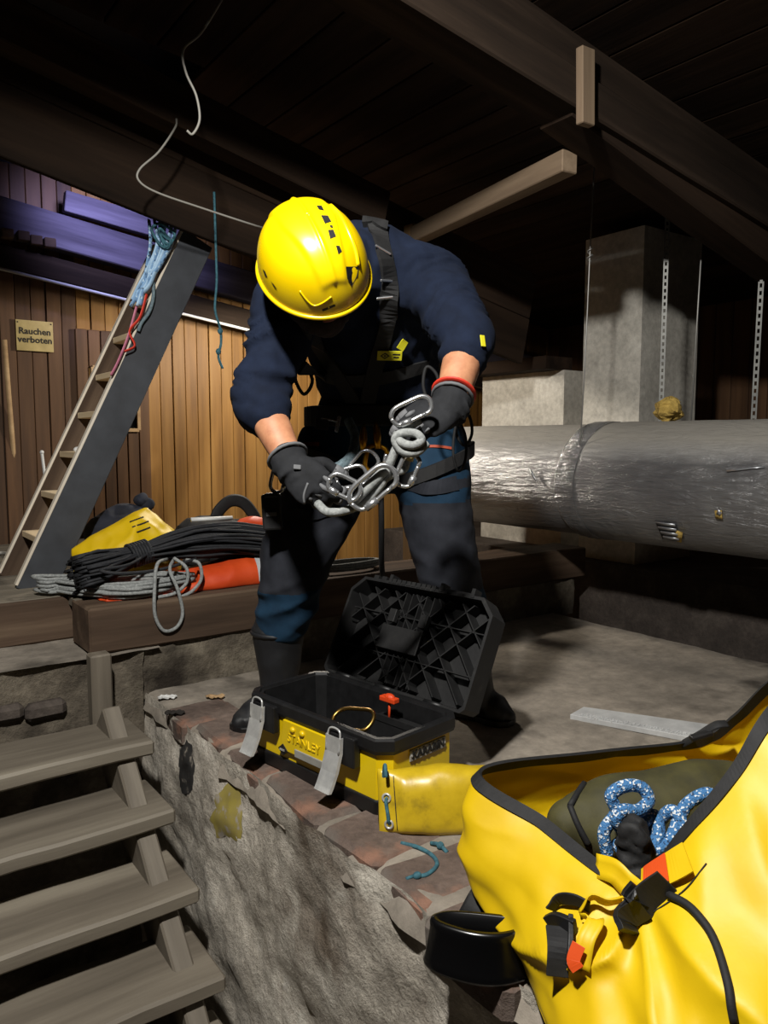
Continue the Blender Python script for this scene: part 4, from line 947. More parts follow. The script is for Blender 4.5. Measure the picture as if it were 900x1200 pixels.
b.rings(R_); b.f = b.f[:-2]; b.mi = b.mi[:-2]; b.add([R_[-1][j] for j in range(n)], [tuple(range(n))])
he = b.build('helmet', 'helmet_yellow', per, True); s_ = he.modifiers.new('t', 'SOLIDIFY'); s_.thickness = .004; s_.offset = 1
hv = BVHTree.FromPolygons([tuple(q) for q in b.v], b.f)
P_ = []
for j in range(72):
    x, y, z, up = dome(2*math.pi*j/72, .0); k = 1.012; P_.append(HD(x*k, y*k, z-.004-.006*max(0, -y/.16)))
MB().tube(P_, .0055, 8, closed=True).build('brim', 'helmet_yellow', he, True)
def onhelm(poly, m, name, lift=.0012):
    pts = [hit(hv, x, y, lift)[0] for x, y in poly]
    if any(p is None for p in pts): return None
    return MB().add(pts, [tuple(range(len(pts)))]).build(name, m, he)
hx = lambda q: (290+q[0]*160/900, 220+q[1]*160/900)
for poly in ([(455, 120), (488, 120), (505, 152), (470, 145)], [(484, 183), (530, 185), (552, 225), (510, 238)], [(530, 280), (565, 278), (583, 322), (545, 338)], [(582, 382), (605, 384), (620, 420), (598, 440)], [(540, 248), (560, 250), (562, 268), (546, 262)], [(645, 520), (732, 520), (724, 580), (684, 648), (655, 600)]):
    onhelm([hx(q) for q in poly], 'black', 'vent')
onhelm([hx(q) for q in ((490, 800), (575, 765), (580, 780), (497, 815))], 'black', 'badge')
onhelm([hx(q) for q in ((245, 765), (290, 790), (345, 832), (305, 822))], 'black', 'vent')
onhelm([hx(q) for q in ((155, 615), (175, 635), (200, 672), (180, 655))], 'black', 'vent'); onhelm([hx(q) for q in ((102, 535), (118, 550), (135, 590), (118, 580))], 'black', 'vent')
tube_on(hv, [hx(q) for q in ((550, 118), (610, 180), (670, 300), (715, 420), (730, 515))], .006, 'helmet_yellow', 'side_ridge', he, -.001, 8)
tube_on(hv, [hx(q) for q in ((345, 680), (390, 740), (440, 778), (500, 757), (553, 718))], .0022, 'helmet_yellow', 'brow_ridge', he, .0002, 8)
# chin straps
for s in (-1, 1): MB().tube(catmull([HD(s*.115, .02, -.01), HD(s*.088, .03, -.06), HD(s*.055, .055, -.125), HD(0, .07, -.162)], 6), .008, 6, flat=(.25, 1)).build('chin_strap', 'web_black', he, True)

# ---- harness
HARN = ribbon(sv, [(441, 264), (446, 285), (453, 315), (456, 345), (455, 375)], .050, .010, 'web_black', 'harness', per, .005)
def hrib(pts, w, th, m='web_black', name='strap', bv_=None, lift=.005):
    o = ribbon(bv_ or sv, pts, w, th, m, name, None, lift)
    o.parent = HARN; return o
def hang(o): o.parent = HARN; return o
hrib([(455, 370), (448, 400), (440, 430), (432, 465), (430, 490)], .046, .008)
hrib([(345, 360), (365, 395), (390, 430), (412, 465), (425, 490)], .046, .008)
hrib([(352, 430), (400, 445), (450, 442), (500, 428)], .04, .007)
hrib([(426, 262), (438, 263), (452, 268)], .03, .02)
for (x, y, w, h) in ((446, 296, .050, .006), (449, 329, .048, .007), (450, 346, .046, .008)):
    o, p, M = plate(sv, x, y, w, h, .006, 'bright_steel', 'buckle_bar', None, -.05, .0115); hang(o)
# waist belt and leg loops
o = MB(); R_ = []
bc = PEL+UP*.045
for i in range(36):
    a = 2*math.pi*i/36; d1 = Vector((-LAT.y, LAT.x, 0)); c_ = bc+LAT*math.cos(a)*.236+d1*math.sin(a)*.172; ou = (c_-bc).normalized()
    R_.append([c_-UP*.033, c_+ou*.014-UP*.03, c_+ou*.014+UP*.03, c_+UP*.033])
o.rings(R_, closed=True, cap=False); hang(o.build('waist_belt', 'web_black', None, fix=True, bevel=.003))
for (hp, rx, sg) in ((pt(391, 545, 2.5), .142, -1), (pt(505, 545, 2.49), .132, 1)):
    o = MB(); R_ = []
    for i in range(32):
        a = 2*math.pi*i/32; d1 = Vector((-LAT.y, LAT.x, 0)); c_ = hp+LAT*math.cos(a)*rx+d1*math.sin(a)*.142+UP*(math.cos(a)*.055*sg); ou = (c_-hp).normalized()
        R_.append([c_-UP*.022, c_+ou*.008-UP*.02, c_+ou*.008+UP*.02, c_+UP*.022])
    o.rings(R_, closed=True, cap=False); hang(o.build('leg_loop', 'web_black', None, fix=True))
def pbox(x, y, d, w, h, th, m, name, ang=0, par=None, bevel=.002):
    p = pt(x, y, d); r = RGT*math.cos(ang)+UP*math.sin(ang); M = Matrix((r, FWD.cross(r) if False else UP*math.cos(ang)-RGT*math.sin(ang), -FWD)).transposed()
    o = MB().box(p, w, h, th, M).build(name, m, par, bevel=bevel); return o
for (x, y, w, h, a) in ((377, 497, .040, .034, -.1), (396, 497, .012, .05, -.2), (386, 492, .05, .006, -.2)):
    hang(pbox(x, y, 2.325, w, h, .012, 'bright_steel' if w < .03 or h < .01 else 'tool_black', 'belt_buckle', a))
# chest patch with a diamond emblem, sleeve emblem
o, p, M = plate(sv, 456, 414, .072, .030, .003, 'patch_yellow', 'chest_patch', per, -.08, .016)
r_, u_, n_ = M.col[0], M.col[1], M.col[2]
dm = MB(); c = p-r_*.014+n_*.0022
dm.add([c-r_*.014, c-u_*.010, c+r_*.014, c+u_*.010, c-r_*.009, c-u_*.006, c+r_*.009, c+u_*.006], [(0, 1, 5, 4), (1, 2, 6, 5), (2, 3, 7, 6), (3, 0, 4, 7)]); dm.box(c, .005, .005, .0008, M); dm.build('emblem', 'ink', o)
dm = MB()
for k in range(2): dm.box(p+r_*(.019)+u_*(.005-.009*k)+n_*.0018, .022-.006*k, .004, .0008, M)
dm.build('lettering', 'ink', o)
o = ribbon(sv, [(468, 407), (473, 397)], .022, .003, 'patch_yellow', 'patch_tab', per, .012)
h_, n_ = hit(sv, 565, 400, .003)
if h_ is not None: plate(sv, 565, 400, .014, .030, .003, 'patch_yellow', 'sleeve_emblem', per, .1, .003)
# trouser details
for pts, w in (([(344, 523), (360, 521), (374, 521)], .012), ([(488, 524), (510, 523), (531, 526)], .008)):
    ribbon(tv, pts, w, .004, 'orange_zip', 'zip', tro, .003)
for pts, w in (([(480, 566), (505, 572), (535, 566)], .045), ([(345, 600), (365, 604), (385, 598)], .03)):
    ribbon(tv, pts, w, .006, 'trouser_dark', 'pocket_flap', tro, .003)
# ================================================================ INSIDE AND ON THE YELLOW BAG
inner = empty('inner_sack', pt(750, 960, 1.42)-UP*.1, 'dark olive stuff sack inside the open yellow bag', 'sack')
b = MB(); limb(b, [(pt(668, 962, 1.40), .05, .05), (pt(700, 965, 1.42), .078, .080), (pt(760, 955, 1.44), .085, .085), (pt(830, 940, 1.47), .085, .08), (pt(880, 930, 1.5), .06, .06)], UP, 24)
me = fuse(b, .008, 4); wrinkle(me, lambda p, n_: .006*nz(p, 14)); link('sack_body', me, 'olive', inner, smooth=True); ov = bvh_of(me)
tube_on(ov, [(668, 945), (690, 915), (730, 898), (780, 885)], .006, 'web_black', 'piping', inner, .002)
tube_on(ov, [(668, 945), (676, 965), (690, 990)], .006, 'web_black', 'piping', inner, .002)
P_ = [(712, 1003, 1.285), (708, 975, 1.29), (722, 952, 1.30), (716, 932, 1.305), (733, 921, 1.31), (752, 923, 1.31), (760, 938, 1.30), (748, 950, 1.285), (730, 950, 1.275), (722, 962, 1.27), (738, 976, 1.285), (765, 955, 1.31), (772, 975, 1.29), (765, 998, 1.27), (785, 985, 1.28), (796, 960, 1.30), (806, 942, 1.31), (830, 930, 1.31), (850, 945, 1.30)]
o = MB().tube(catmull([pt(*q) for q in P_], 8), .0115, 10).build('blue_rope', 'blue_rope', smooth=True); tag(o, 'light blue flecked rope coiled inside the open yellow bag', 'rope')
P_ = [(786, 1000, 1.27), (800, 972, 1.285), (788, 950, 1.31), (770, 965, 1.32), (752, 985, 1.30), (735, 1000, 1.28), (720, 985, 1.30)]
b = MB().tube(catmull([pt(*q) for q in P_], 8), .0115, 10).build('rope_coil', 'blue_rope', o, True)
b = MB(); limb(b, [(pt(744, 968, 1.245), .018, .02), (pt(742, 990, 1.24), .026, .024), (pt(746, 1018, 1.225), .020, .02), (pt(752, 1050, 1.19), .016, .012)], RGT, 16)
b.tube(catmull([pt(728, 985, 1.24), pt(738, 970, 1.23), pt(752, 985, 1.22), pt(760, 1000, 1.24)], 5), .010, 8); b.tube(catmull([pt(732, 1010, 1.23), pt(745, 995, 1.22), pt(758, 1015, 1.22)], 5), .009, 8)
me = fuse(b, .005, 2); wrinkle(me, lambda p, n_: .006*(1-abs(nz(p, 45))*2)); o = link('black_cloth', me, 'web_black', None, smooth=True); tag(o, 'crumpled black cloth bundle hanging over the bag rim beside the blue rope', 'cloth')
# straps and buckles of the bag
def brib(pts, w, m, name='strap', lift=.004, th=.004, sub=6, parent=None): return ribbon(bgv, pts, w, th*.6, m, name, parent or bag, lift, sub, smooth=14)
fl_ = brib([(758, 1040), (775, 1030), (792, 1020), (812, 1008)], .050, 'bag_yellow', 'closure_flap', .012)
brib([(762, 1038), (775, 1030), (790, 1021)], .046, 'orange_print', 'reflective_patch', .0155, .002, parent=fl_)
def tabpt(x, y, l): return hit(bgv, x, y, l)[0]
for path, w, la in (([(684, 1072, .008), (700, 1062, .022), (718, 1068, .026), (736, 1060, .012)], .011, UP*.8-FWD*.6), ([(697, 1016, .004), (718, 1032, .022), (740, 1046, .018), (756, 1056, .010)], .019, RGT*.55+UP*.85-FWD*.2), ([(688, 1078, .010), (704, 1092, .026), (696, 1114, .024), (684, 1136, .008)], .013, RGT*.9-FWD*.45)):
    Q = catmull([tabpt(*q) for q in path], 6); R_ = []; la = la.normalized(); b = MB()
    for i in range(len(Q)):
        t = (Q[min(i+1, len(Q)-1)]-Q[max(i-1, 0)]).normalized(); s = (la-t*la.dot(t)).normalized(); n_ = s.cross(t)
        R_.append([Q[i]+s*w*c_+n_*(.004*(1-c_*c_)+k_) for k_ in (-.0012, .0012) for c_ in ((-1, -.4, .4, 1) if k_ < 0 else (1, .4, -.4, -1))])
    b.rings(R_); b.build('yellow_tab', 'bag_yellow', bag, True, fix=True)

def fstrip(path, la, w, th, m, name, par=None):
    """webbing with a fixed sideways direction, following the bag surface"""
    Q = catmull([tabpt(*q) for q in path], 5); R_ = []; la = la.normalized(); b = MB()
    for i in range(len(Q)):
        t = (Q[min(i+1, len(Q)-1)]-Q[max(i-1, 0)]).normalized(); s = (la-t*la.dot(t)).normalized(); n_ = s.cross(t)
        R_.append([Q[i]+s*w-n_*th, Q[i]+s*w+n_*th, Q[i]-s*w+n_*th, Q[i]-s*w-n_*th])
    b.rings(R_); return b.build(name, m, par or bag, fix=True, bevel=min(.0015, th*.6))
dg_ = RGT*.73-UP*.68
fstrip([(792, 1040, .016), (772, 1060, .020), (752, 1082, .020)], dg_, .026, .002, 'web_black', 'strap')
fstrip([(756, 1074, .026), (744, 1086, .026), (732, 1098, .024)], dg_, .020, .005, 'tool_black', 'buckle')
fstrip([(770, 1058, .025), (765, 1063, .026), (760, 1068, .026)], dg_, .029, .004, 'tool_black', 'buckle_bar')
fstrip([(648, 1070, .010), (662, 1062, .018), (680, 1062, .018), (694, 1068, .010)], UP-FWD*.3, .011, .002, 'web_black', 'strap')
fstrip([(646, 1086, .010), (660, 1086, .016), (676, 1090, .012)], UP-FWD*.2, .011, .005, 'tool_black', 'buckle')
fstrip([(657, 1092, .012), (657, 1114, .014), (655, 1138, .010)], RGT, .017, .002, 'web_black', 'strap')
fstrip([(675, 1082, .018), (673, 1108, .018), (670, 1134, .014)], RGT, .004, .005, 'tool_black', 'buckle_bar')
fstrip([(692, 1122, .030), (688, 1129, .024), (684, 1136, .016)], RGT*.9-FWD*.45, .010, .001, 'orange_print', 'reflective_patch')
tube_on(bgv, [(786, 1050), (812, 1066), (836, 1100), (852, 1150), (862, 1198)], .0062, 'web_black', 'black_cord', bag, .004)
tube_on(bgv, [(752, 1078), (800, 1046), (828, 1012)], .0012, 'ink', 'seam', bag, .001, 5)
# grab strap at the back rim
b = MB().tube(catmull([pt(800, 872, 1.70), pt(818, 862, 1.66), pt(838, 850, 1.64), pt(852, 848, 1.64)], 6), .012, 8, flat=(1, .3)); b.build('rim_strap', 'web_black', bag, True)
b = MB(); b.box(pt(822, 862, 1.64), .05, .02, .012, frame(RGT+UP*.3)); b.build('rim_buckle', 'tool_black', bag, bevel=.003)
# wide black strap standing on its edge beside the bag
Q = catmull([cw(.285, 1.265, .05), cw(.20, 1.285, .05), cw(.12, 1.295, .05), cw(.083, 1.28, .05), (cw(.095, 1.255, .05)), cw(.15, 1.228, .05), cw(.205, 1.225, .05), cw(.26, 1.25, .05), cw(.31, 1.29, .05)], 8); R_ = []; b = MB()
for i in range(len(Q)):
    t = (Q[min(i+1, len(Q)-1)]-Q[max(i-1, 0)]).normalized(); n_ = t.cross(UP).normalized(); lean = .16
    R_.append([Q[i]+UP*z+n_*(k-lean*z) for (z, k) in ((-.047, -.004), (-.047, .004), (-.042, .006), (-.033, .004), (.020, .004), (.030, .006), (.036, .004), (.036, -.004))])
b.rings(R_); b.build('wide_strap', 'gloss_black', bag, True, fix=True)
MB().tube([pt(572, 1035, 1.40), pt(560, 1055, 1.36), pt(548, 1078, 1.34)], .022, 8, flat=(1, .15, RGT)).build('strap', 'web_black', bag, True)

# ================================================================ GEAR HELD AND HUNG ON THE WORKER
def carab(name, x, y, d, L_, w, ang, m, label, r=.0055, yaw=0.0, group=None, pitch=0):
    c = pt(x, y, d); X_ = (RGT*math.cos(ang)+UP*math.sin(ang)+FWD*yaw).normalized(); Z_ = -FWD+UP*pitch; M = frame(X_, Z_)
    root = empty(name, c-UP*.02, label, 'carabiner', group)
    P_ = carabiner_pts(c, M, L_, w); k = len(P_)
    MB().tube(P_[:31], r, 8).build('frame', m, root, True)
    MB().tube(P_[30:]+P_[:1], r*.9, 8).build('gate', 'bright_steel', root, True)
    MB().tube([P_[34].lerp(P_[38], t) for t in (0, .5, 1)], r*1.45, 10).build('sleeve', m, root, True); return root
G = 'carabiners on the worker'
carab('carabiner', 403, 571, 1.745, .075, .046, -.45, 'bright_steel', 'steel carabiner pinched in the lower gloved hand', group=G)
carab('carabiner', 437, 572, 1.742, .120, .062, .72, 'bright_steel', 'large steel carabiner strung between the two gloved hands', .0062, group=G)
carab('carabiner', 482, 482, 1.756, .095, .045, .45, 'bright_steel', 'slim steel carabiner held in the upper gloved hand', group=G)
carab('carabiner', 478, 552, 1.762, .075, .042, 1.2, 'bright_steel', 'small steel carabiner at the bend of the grey lanyard', group=G)
carab('carabiner', 425, 548, 2.20, .10, .064, .9, 'bright_steel', 'bright carabiner hanging at the front of the harness below gold pieces', group=G)
carab('carabiner', 412, 560, 2.188, .085, .06, .3, 'bright_steel', 'bright round carabiner lowest on the front of the harness', group=G)
carab('carabiner', 441, 538, 2.214, .075, .060, 1.4, 'gold_metal', 'gold carabiner at the centre of the harness', .007, group=G)
carab('carabiner', 327, 562, 2.24, .075, .044, 1.35, 'bright_steel', 'steel carabiner on the hip carrying the black case', group=G)
carab('carabiner', 333, 545, 2.26, .06, .045, 1.5, 'gold_metal', 'small brass ring carabiner on the hip above the black case', group=G)
for (x, y, dx) in ((426, 515, -1), (441, 512, 3)):
    o = MB().tube([pt(x-dx*.5, y-18, 2.22), pt(x, y-10, 2.21), pt(x+dx*.3, y, 2.205), pt(x+dx*.6, y+14, 2.205)], [.004, .010, .012, .009], 10).build('harness_pin', 'gold_metal', smooth=True)
    tag(o, 'slim gold pin hanging at the front of the harness' if dx < 0 else 'thicker gold pin hanging beside the gold carabiner', 'pin')
# grey lanyard between the hands
la_ = empty('lanyard', pt(440, 590, 1.79), 'thick grey rope lanyard held between both gloved hands', 'lanyard')
MB().tube(catmull([pt(372, 590, 1.80), pt(384, 600, 1.775), pt(405, 598, 1.77), pt(428, 588, 1.775), pt(447, 567, 1.775), pt(456, 545, 1.775), pt(466, 522, 1.77), pt(477, 502, 1.77), pt(492, 492, 1.775)], 8), .0105, 10).build('rope', 'rope_grey', la_, True)
MB().tube(catmull([pt(465, 508, 1.775), pt(470, 518, 1.75), pt(484, 522, 1.74), pt(494, 516, 1.745), pt(487, 508, 1.75), pt(470, 508, 1.755), pt(463, 516, 1.76), pt(472, 529, 1.755), pt(488, 530, 1.75), pt(500, 520, 1.765)], 7), .0100, 10).build('loop', 'rope_grey', la_, True)
MB().tube(catmull([pt(447, 565, 1.79), pt(462, 555, 1.79), pt(474, 550, 1.80), pt(478, 538, 1.80)], 6), .0085, 10).build('tail', 'rope_grey', la_, True)
MB().tube([pt(478, 540, 1.80), pt(481, 528, 1.80)], .0125, 10).build('end_sleeve', 'card', la_, True)
MB().tube(catmull([pt(412, 590, 1.765), pt(424, 578, 1.76), pt(440, 562, 1.765), pt(452, 550, 1.77)], 6), .0125, 10).build('shock_sleeve', 'rope_grey', la_, True)
o = MB().tube(catmull([pt(408, 492, 2.28), pt(416, 512, 2.25), pt(412, 533, 2.22), pt(398, 546, 2.20), pt(380, 552, 2.21), pt(365, 560, 2.24)], 7), .0145, 10).build('tether', 'rope_blue_grey', smooth=True); tag(o, 'thick blue-grey tether curving from the belt towards the thigh', 'rope')
# black case on the hip, cords on the other hip, dark tail behind the lid
cs = empty('belt_case', pt(318, 620, 2.24), 'small black hard case hanging from a steel carabiner at the hip', 'case')
c = pt(319, 600, 2.24); M = frame(RGT+UP*.05, UP*.98+RGT*-.12)
MB().box(c, .058, .028, .105, M).build('case_body', 'tool_black', cs, bevel=.006)
MB().box(c+UP*-.005-FWD*.016, .03, .003, .012, M).build('label', 'glove_grey', cs); MB().box(c+UP*.050, .040, .034, .012, M).build('case_lid', 'tool_black', cs, bevel=.003)
for k, (pts, lab) in enumerate((([(538, 480), (550, 488), (553, 508), (545, 522), (536, 512), (534, 495)], 'short loop of thin black cord at the hip beside the red wristband'), ([(534, 500), (531, 530), (537, 552), (545, 540), (546, 515), (540, 498)], 'long loop of thin black cord hanging to mid thigh from the belt'))):
    o = MB().tube(catmull([pt(x, y, 2.12-.02*k) for x, y in pts], 6, True), .0042, 6, closed=True).build('cord_loop', 'web_black', smooth=True); tag(o, lab, 'cord')
o = MB().tube(catmull([pt(446, 560, 2.30), pt(447, 610, 2.33), pt(447, 655, 2.42), pt(449, 690, 2.56), pt(446, 720, 2.60)], 6), .009, 8).build('rope_tail', 'web_black', smooth=True); tag(o, 'dark rope tail hanging between the legs of the worker', 'rope')
# tools and cords on the chest sides
for k, (pts, lab) in enumerate((([(500, 430), (512, 440), (514, 462), (503, 470), (496, 452)], 'black cord loop clipped on the harness under the bare forearm'), ([(352, 420), (345, 440), (356, 462), (366, 445)], 'black cord loop clipped on the harness beside the lowered arm'))):
    o = MB().tube(catmull([pt(x, y, 2.16) for x, y in pts], 6, True), .005, 6, closed=True).build('cord_loop', 'web_black', smooth=True); tag(o, lab, 'cord')

# ================================================================ LADDER
LY0, LY1 = 3.27, 3.62
lb, lt_ = onY(43, 690, LY0), onY(231, 280, LY0); lb.z = DZ
ld = empty('ladder', lb, 'steep dark grey ladder with pale edges leaning up to the roof hatch', 'ladder')
d = (lt_-lb).normalized(); up_ = Vector((0, -1, 0)); nrm = d.cross(up_)      # nrm: towards the climbing side or away
if nrm.x > 0: nrm = -nrm
for Y, m_ in ((LY0, 'ladder_grey'), (LY1, 'brown_beam')):
    q = Vector((0, Y-LY0, 0)); timber('stringer', lb+q-d*.03, lt_+q, .145, .03, m_, ld, up=Vector((0, -1, 0)), bev=.003)
    timber('edge_strip', lb+q+nrm*.075-d*.02, lt_+q+nrm*.075, .010, .032, 'ladder_edge', ld, up=Vector((0, -1, 0)), bev=.001)
for k in range(1, 9):
    z = DZ+.008+k*.171; s = (z-lb.z)/d.z; c = lb+d*s
    if s > (lt_-lb).length-.1: break
    timber('tread', c+Vector((-.006, .015, 0)), c+Vector((-.006, LY1-LY0-.015, 0)), .125, .026, 'ladder_pale', ld, bev=.002)
checker_rope('sky_rope', '6f93b8', 'a9c3d6', 120, '2c4258')
mat('blue_cloth', [(.3, '7fa3c4'), (.7, 'b5cfe2')], .8, 0, 20)
mat('pink_strap', [(.3, 'a85a72'), (.7, 'c98298')], .8, 0, 20)
o = empty('sling_bundle', onY(185, 300, LY0), 'bundle of pale blue slings and rope tied at the top of the ladder', 'rope')
rr = random.Random(5)
for k in range(7):
    x0 = 174+k*5.5; MB().tube(catmull([onY(x0+rr.uniform(-3, 3), 258, LY0-.03), onY(x0+rr.uniform(-8, 6), 285, LY0-.055), onY(172+k*2.5, 312, LY0-.05), onY(165+k*1.5+rr.uniform(-4, 4), 335, LY0-.05), onY(153+k*2.0, 352+rr.uniform(-8, 8), LY0-.045)], 6), .013, 6, flat=(1, .4)).build('sling', 'blue_cloth' if k % 3 else 'sky_rope', o, True)
for k in range(3): MB().tube(catmull([onY(178+k*9, 270+k*5, LY0-.07), onY(192+k*4, 290-k*4, LY0-.075), onY(205-k*5, 275+k*8, LY0-.07), onY(188, 262+k*6, LY0-.075)], 6, True), .006, 6, closed=True).build('rope_turn', 'teal_cord', o, True)
o = MB().tube(catmull([onY(x, y, LY0-.03) for x, y in ((178, 318), (180, 345), (175, 365), (166, 378), (162, 388))], 6), .008, 6).build('trailing_cord', 'rope_blue_grey', smooth=True); tag(o, 'dark blue cord trailing down the ladder from the sling bundle', 'cord')
for k, (pts, lab) in enumerate((([(168, 330), (160, 360), (150, 395), (138, 425), (130, 440)], 'pink webbing strap running down the ladder edge'), ([(172, 345), (164, 372), (152, 388), (158, 405), (146, 412)], 'crimson knotted strap twisted round the pink strap on the ladder'))):
    o = MB().tube(catmull([onY(x, y, LY0-.035-.012*k) for x, y in pts], 6), .010, 6, flat=(1, .35)).build('webbing_strap', 'pink_strap' if k == 0 else 'red_band', smooth=True); tag(o, lab, 'strap')
o = MB().tube([onY(88, 530, LY0+.15), onY(94, 528, LY0+.15)], .012, 8); o.ball(onY(91, 527, LY0+.15), .018, .014, .013); o = o.build('cloth_knot', 'white_metal', smooth=True); tag(o, 'small white rag knot lying on a ladder tread', 'rag')
# rope with a knot hanging from the rafter
o = empty('knotted_rope', onY(256, 430, 3.11), 'thin blue-grey rope with knots hanging from the dark rafter', 'rope')
MB().tube(catmull([onY(x, y, 3.125) for x, y in ((251, 225), (253, 290), (254, 330), (252, 362), (258, 385), (259, 402), (256, 418), (261, 432))], 6), .0055, 6).build('strand', 'teal_cord', o, True)
for (x, y) in ((258, 388), (256, 412)): MB().ball(onY(x, y, 3.12), .012, .010, .014).build('knot', 'teal_cord', o, True)
# loose white cord under the rafter
for pts, PY, lab in (([(268, -14), (262, -4), (236, 38), (215, 58), (218, 85), (230, 112), (234, 140), (226, 157), (219, 153)], 2.50, 'loose white cord dangling in front of the dark rafter'), ([(207, 139), (205, 150), (186, 178), (164, 198), (163, 212), (185, 226), (240, 245), (298, 264), (318, 270), (338, 276)], 2.893, 'thin white cord sagging below the dark rafter towards the helmet')):
    o = MB().tube(catmull([onY(x, y, PY if x < 310 or PY < 2.8 else (3.02 if x < 330 else 3.128)) for x, y in pts], 6), .0042, 6).build('loose_cord', 'cord_white', smooth=True); tag(o, lab, 'cord')
# broom stick and pole by the plank wall, signs
a, b_ = onY(5, 398, 4.72), onZ(24, 632, DZ)
o = MB().tube([b_, b_.lerp(a, .5), a], .014, 8).build('broom_stick', 'pale_wood', smooth=True); tag(o, 'long pale broom stick leaning against the plank wall', 'stick')
a = onY(49, 530, 4.55); o = MB().tube([Vector((a.x+.03, a.y, DZ)), Vector((a.x+.02, a.y, .6)), a], .008, 8); o.ball(a, .012); o = o.build('white_rod', 'white_metal', smooth=True); tag(o, 'thin white rod standing upright behind the ladder', 'rod')
def sign(x0, y0, x1, y1, lines, label, size):
    a, b_ = onY(x0, y0, WY-.012), onY(x1, y1, WY-.012); c = (a+b_)/2; r = empty('wall_sign', c-UP*.1, label, 'sign')
    MB().box(c, abs(b_.x-a.x), .006, abs(a.z-b_.z)).build('board', 'card', r, bevel=.001)
    for i, t in enumerate(lines): text(t, size, tmat(c+Vector((0, -.004, (len(lines)/2-.5-i)*size*.95)), (1, 0, 0), UP), 'ink', r, ext=.0008, bold=.0012)
    for sx in (-1, 1): MB().ball(c+Vector((sx*abs(b_.x-a.x)*.45, -.004, abs(a.z-b_.z)*.42)), .004).build('nail', 'ink', r)
    return r
sign(18, 374, 63, 413, ['Rauchen', 'verboten'], 'yellowed card sign with black lettering on the plank wall', .050)
sign(122, 402, 141, 425, [], 'small blank yellowed card on the door behind the ladder', .03)

# ================================================================ ROPES AND BAGS ON THE DECK
mat('rope_black', [(.3, '101114'), (.7, '1d1f24')], .75, 0, 90, 3, .4, 200, .002)
mat('bag_orange', [(.3, 'bf3d14'), (.7, 'd6501f')], .5, 0, 6, 4, .15, 14, .006)
mat('reflective', 'b9bdc0', .4)
mat('navy_cloth', [(.3, '10131c'), (.7, '1d2230')], .85, 0, 10)
def cloth(name, secs, lat, m, label, cat, wr=.010, fr=14, voxel=.009, group=None, ground=False):
    root = empty(name, secs[len(secs)//2][0]-UP*.05, label, cat, group)
    b = MB(); limb(b, secs, lat, 22, 6)
    if ground:
        for (c_, w_, h_) in secs: limb(b, [(c_, w_*.9, w_*.5), (Vector((c_.x, c_.y, DZ+.012)), w_*.95, w_*.55)], lat, 18, 4)
    me = fuse(b, voxel, 3); wrinkle(me, lambda p, n_: wr*(1-abs(nz(p, fr))*2)*.8)
    for v_ in me.vertices:
        if v_.co.z < DZ+.001: v_.co.z = DZ+.001
    link('fabric', me, m, root, smooth=True); return root, bvh_of(me)
YD = Vector((0, 1, 0))
orange_root, ob = cloth('orange_bag', [(onY(118, 703, 2.84), .05, .010), (onY(165, 694, 2.87), .09, .032), (onY(225, 683, 2.89), .11, .055), (onY(280, 673, 2.90), .12, .080), (onY(318, 668, 2.92), .11, .085)], YD, 'bag_orange', 'flat orange tarpaulin bag with a pale stripe lying at the deck edge', 'bag', .006, 10)
ribbon(ob, [(297, 645), (304, 662), (308, 690)], .026, .003, 'reflective', 'stripe', orange_root, .003)
r = empty('yellow_bag', onZ(150, 655, DZ), 'crumpled yellow tarpaulin bag lying behind the coiled ropes', 'bag')
bm = bmesh.new()
for q in ((172, 594, 3.17), (160, 604, 3.12), (84, 644, 3.20), (92, 640, 3.23), (100, 634, 3.18), (216, 642, 3.05), (205, 622, 3.16), (150, 668, 2.98), (205, 664, 3.0), (150, 640, 3.29), (125, 619, 3.18)):
    p_ = onY(*q); p_.z = max(p_.z, DZ+.004); bm.verts.new(p_)
    if q[2] > 3.04: bm.verts.new(Vector((p_.x, max(p_.y, 3.12), DZ+.004)))
bmesh.ops.convex_hull(bm, input=bm.verts); me = bpy.data.meshes.new('h'); bm.to_mesh(me); bm.free()
b = MB(); b.add([v_.co.copy() for v_ in me.vertices], [tuple(p.vertices) for p in me.polygons])
me = fuse(b, .008, 3); wrinkle(me, lambda p, n_: .007*(1-abs(nz(p, 11))*2)+.004*nz(p, 24)); link('fabric', me, 'bag_yellow', r, smooth=True); yb = bvh_of(me)
ribbon(yb, [(152, 612), (168, 606)], .006, .001, 'ink', 'print', r, .002); ribbon(yb, [(155, 618), (174, 611)], .006, .001, 'ink', 'print', r, .002); ribbon(yb, [(160, 624), (176, 618)], .006, .001, 'ink', 'print', r, .002)
cloth('navy_jacket', [(onY(112, 626, 3.42), .05, .05), (onY(128, 616, 3.42), .07, .06), (onY(148, 608, 3.42), .08, .06), (onY(166, 613, 3.42), .07, .055)], YD, 'navy_cloth', 'dark navy jacket bundled behind the crumpled yellow bag', 'jacket', .016, 16, ground=True)
cloth('black_bag', [(onY(212, 634, 3.42), .06, .075), (onY(228, 630, 3.42), .10, .09), (onY(252, 630, 3.42), .11, .10), (onY(290, 632, 3.42), .11, .085), (onY(315, 634, 3.42), .09, .07)], YD, 'web_black', 'low black gear bag behind the heap of coiled ropes', 'bag', .012, 10, ground=True)
cloth('red_bag', [(onY(278, 624, 3.16), .045, .035), (onY(294, 617, 3.16), .055, .045), (onY(314, 622, 3.16), .05, .045)], YD, 'bag_orange', 'small red-orange bag peeking out behind the black rope', 'bag', .008, 14, ground=True)
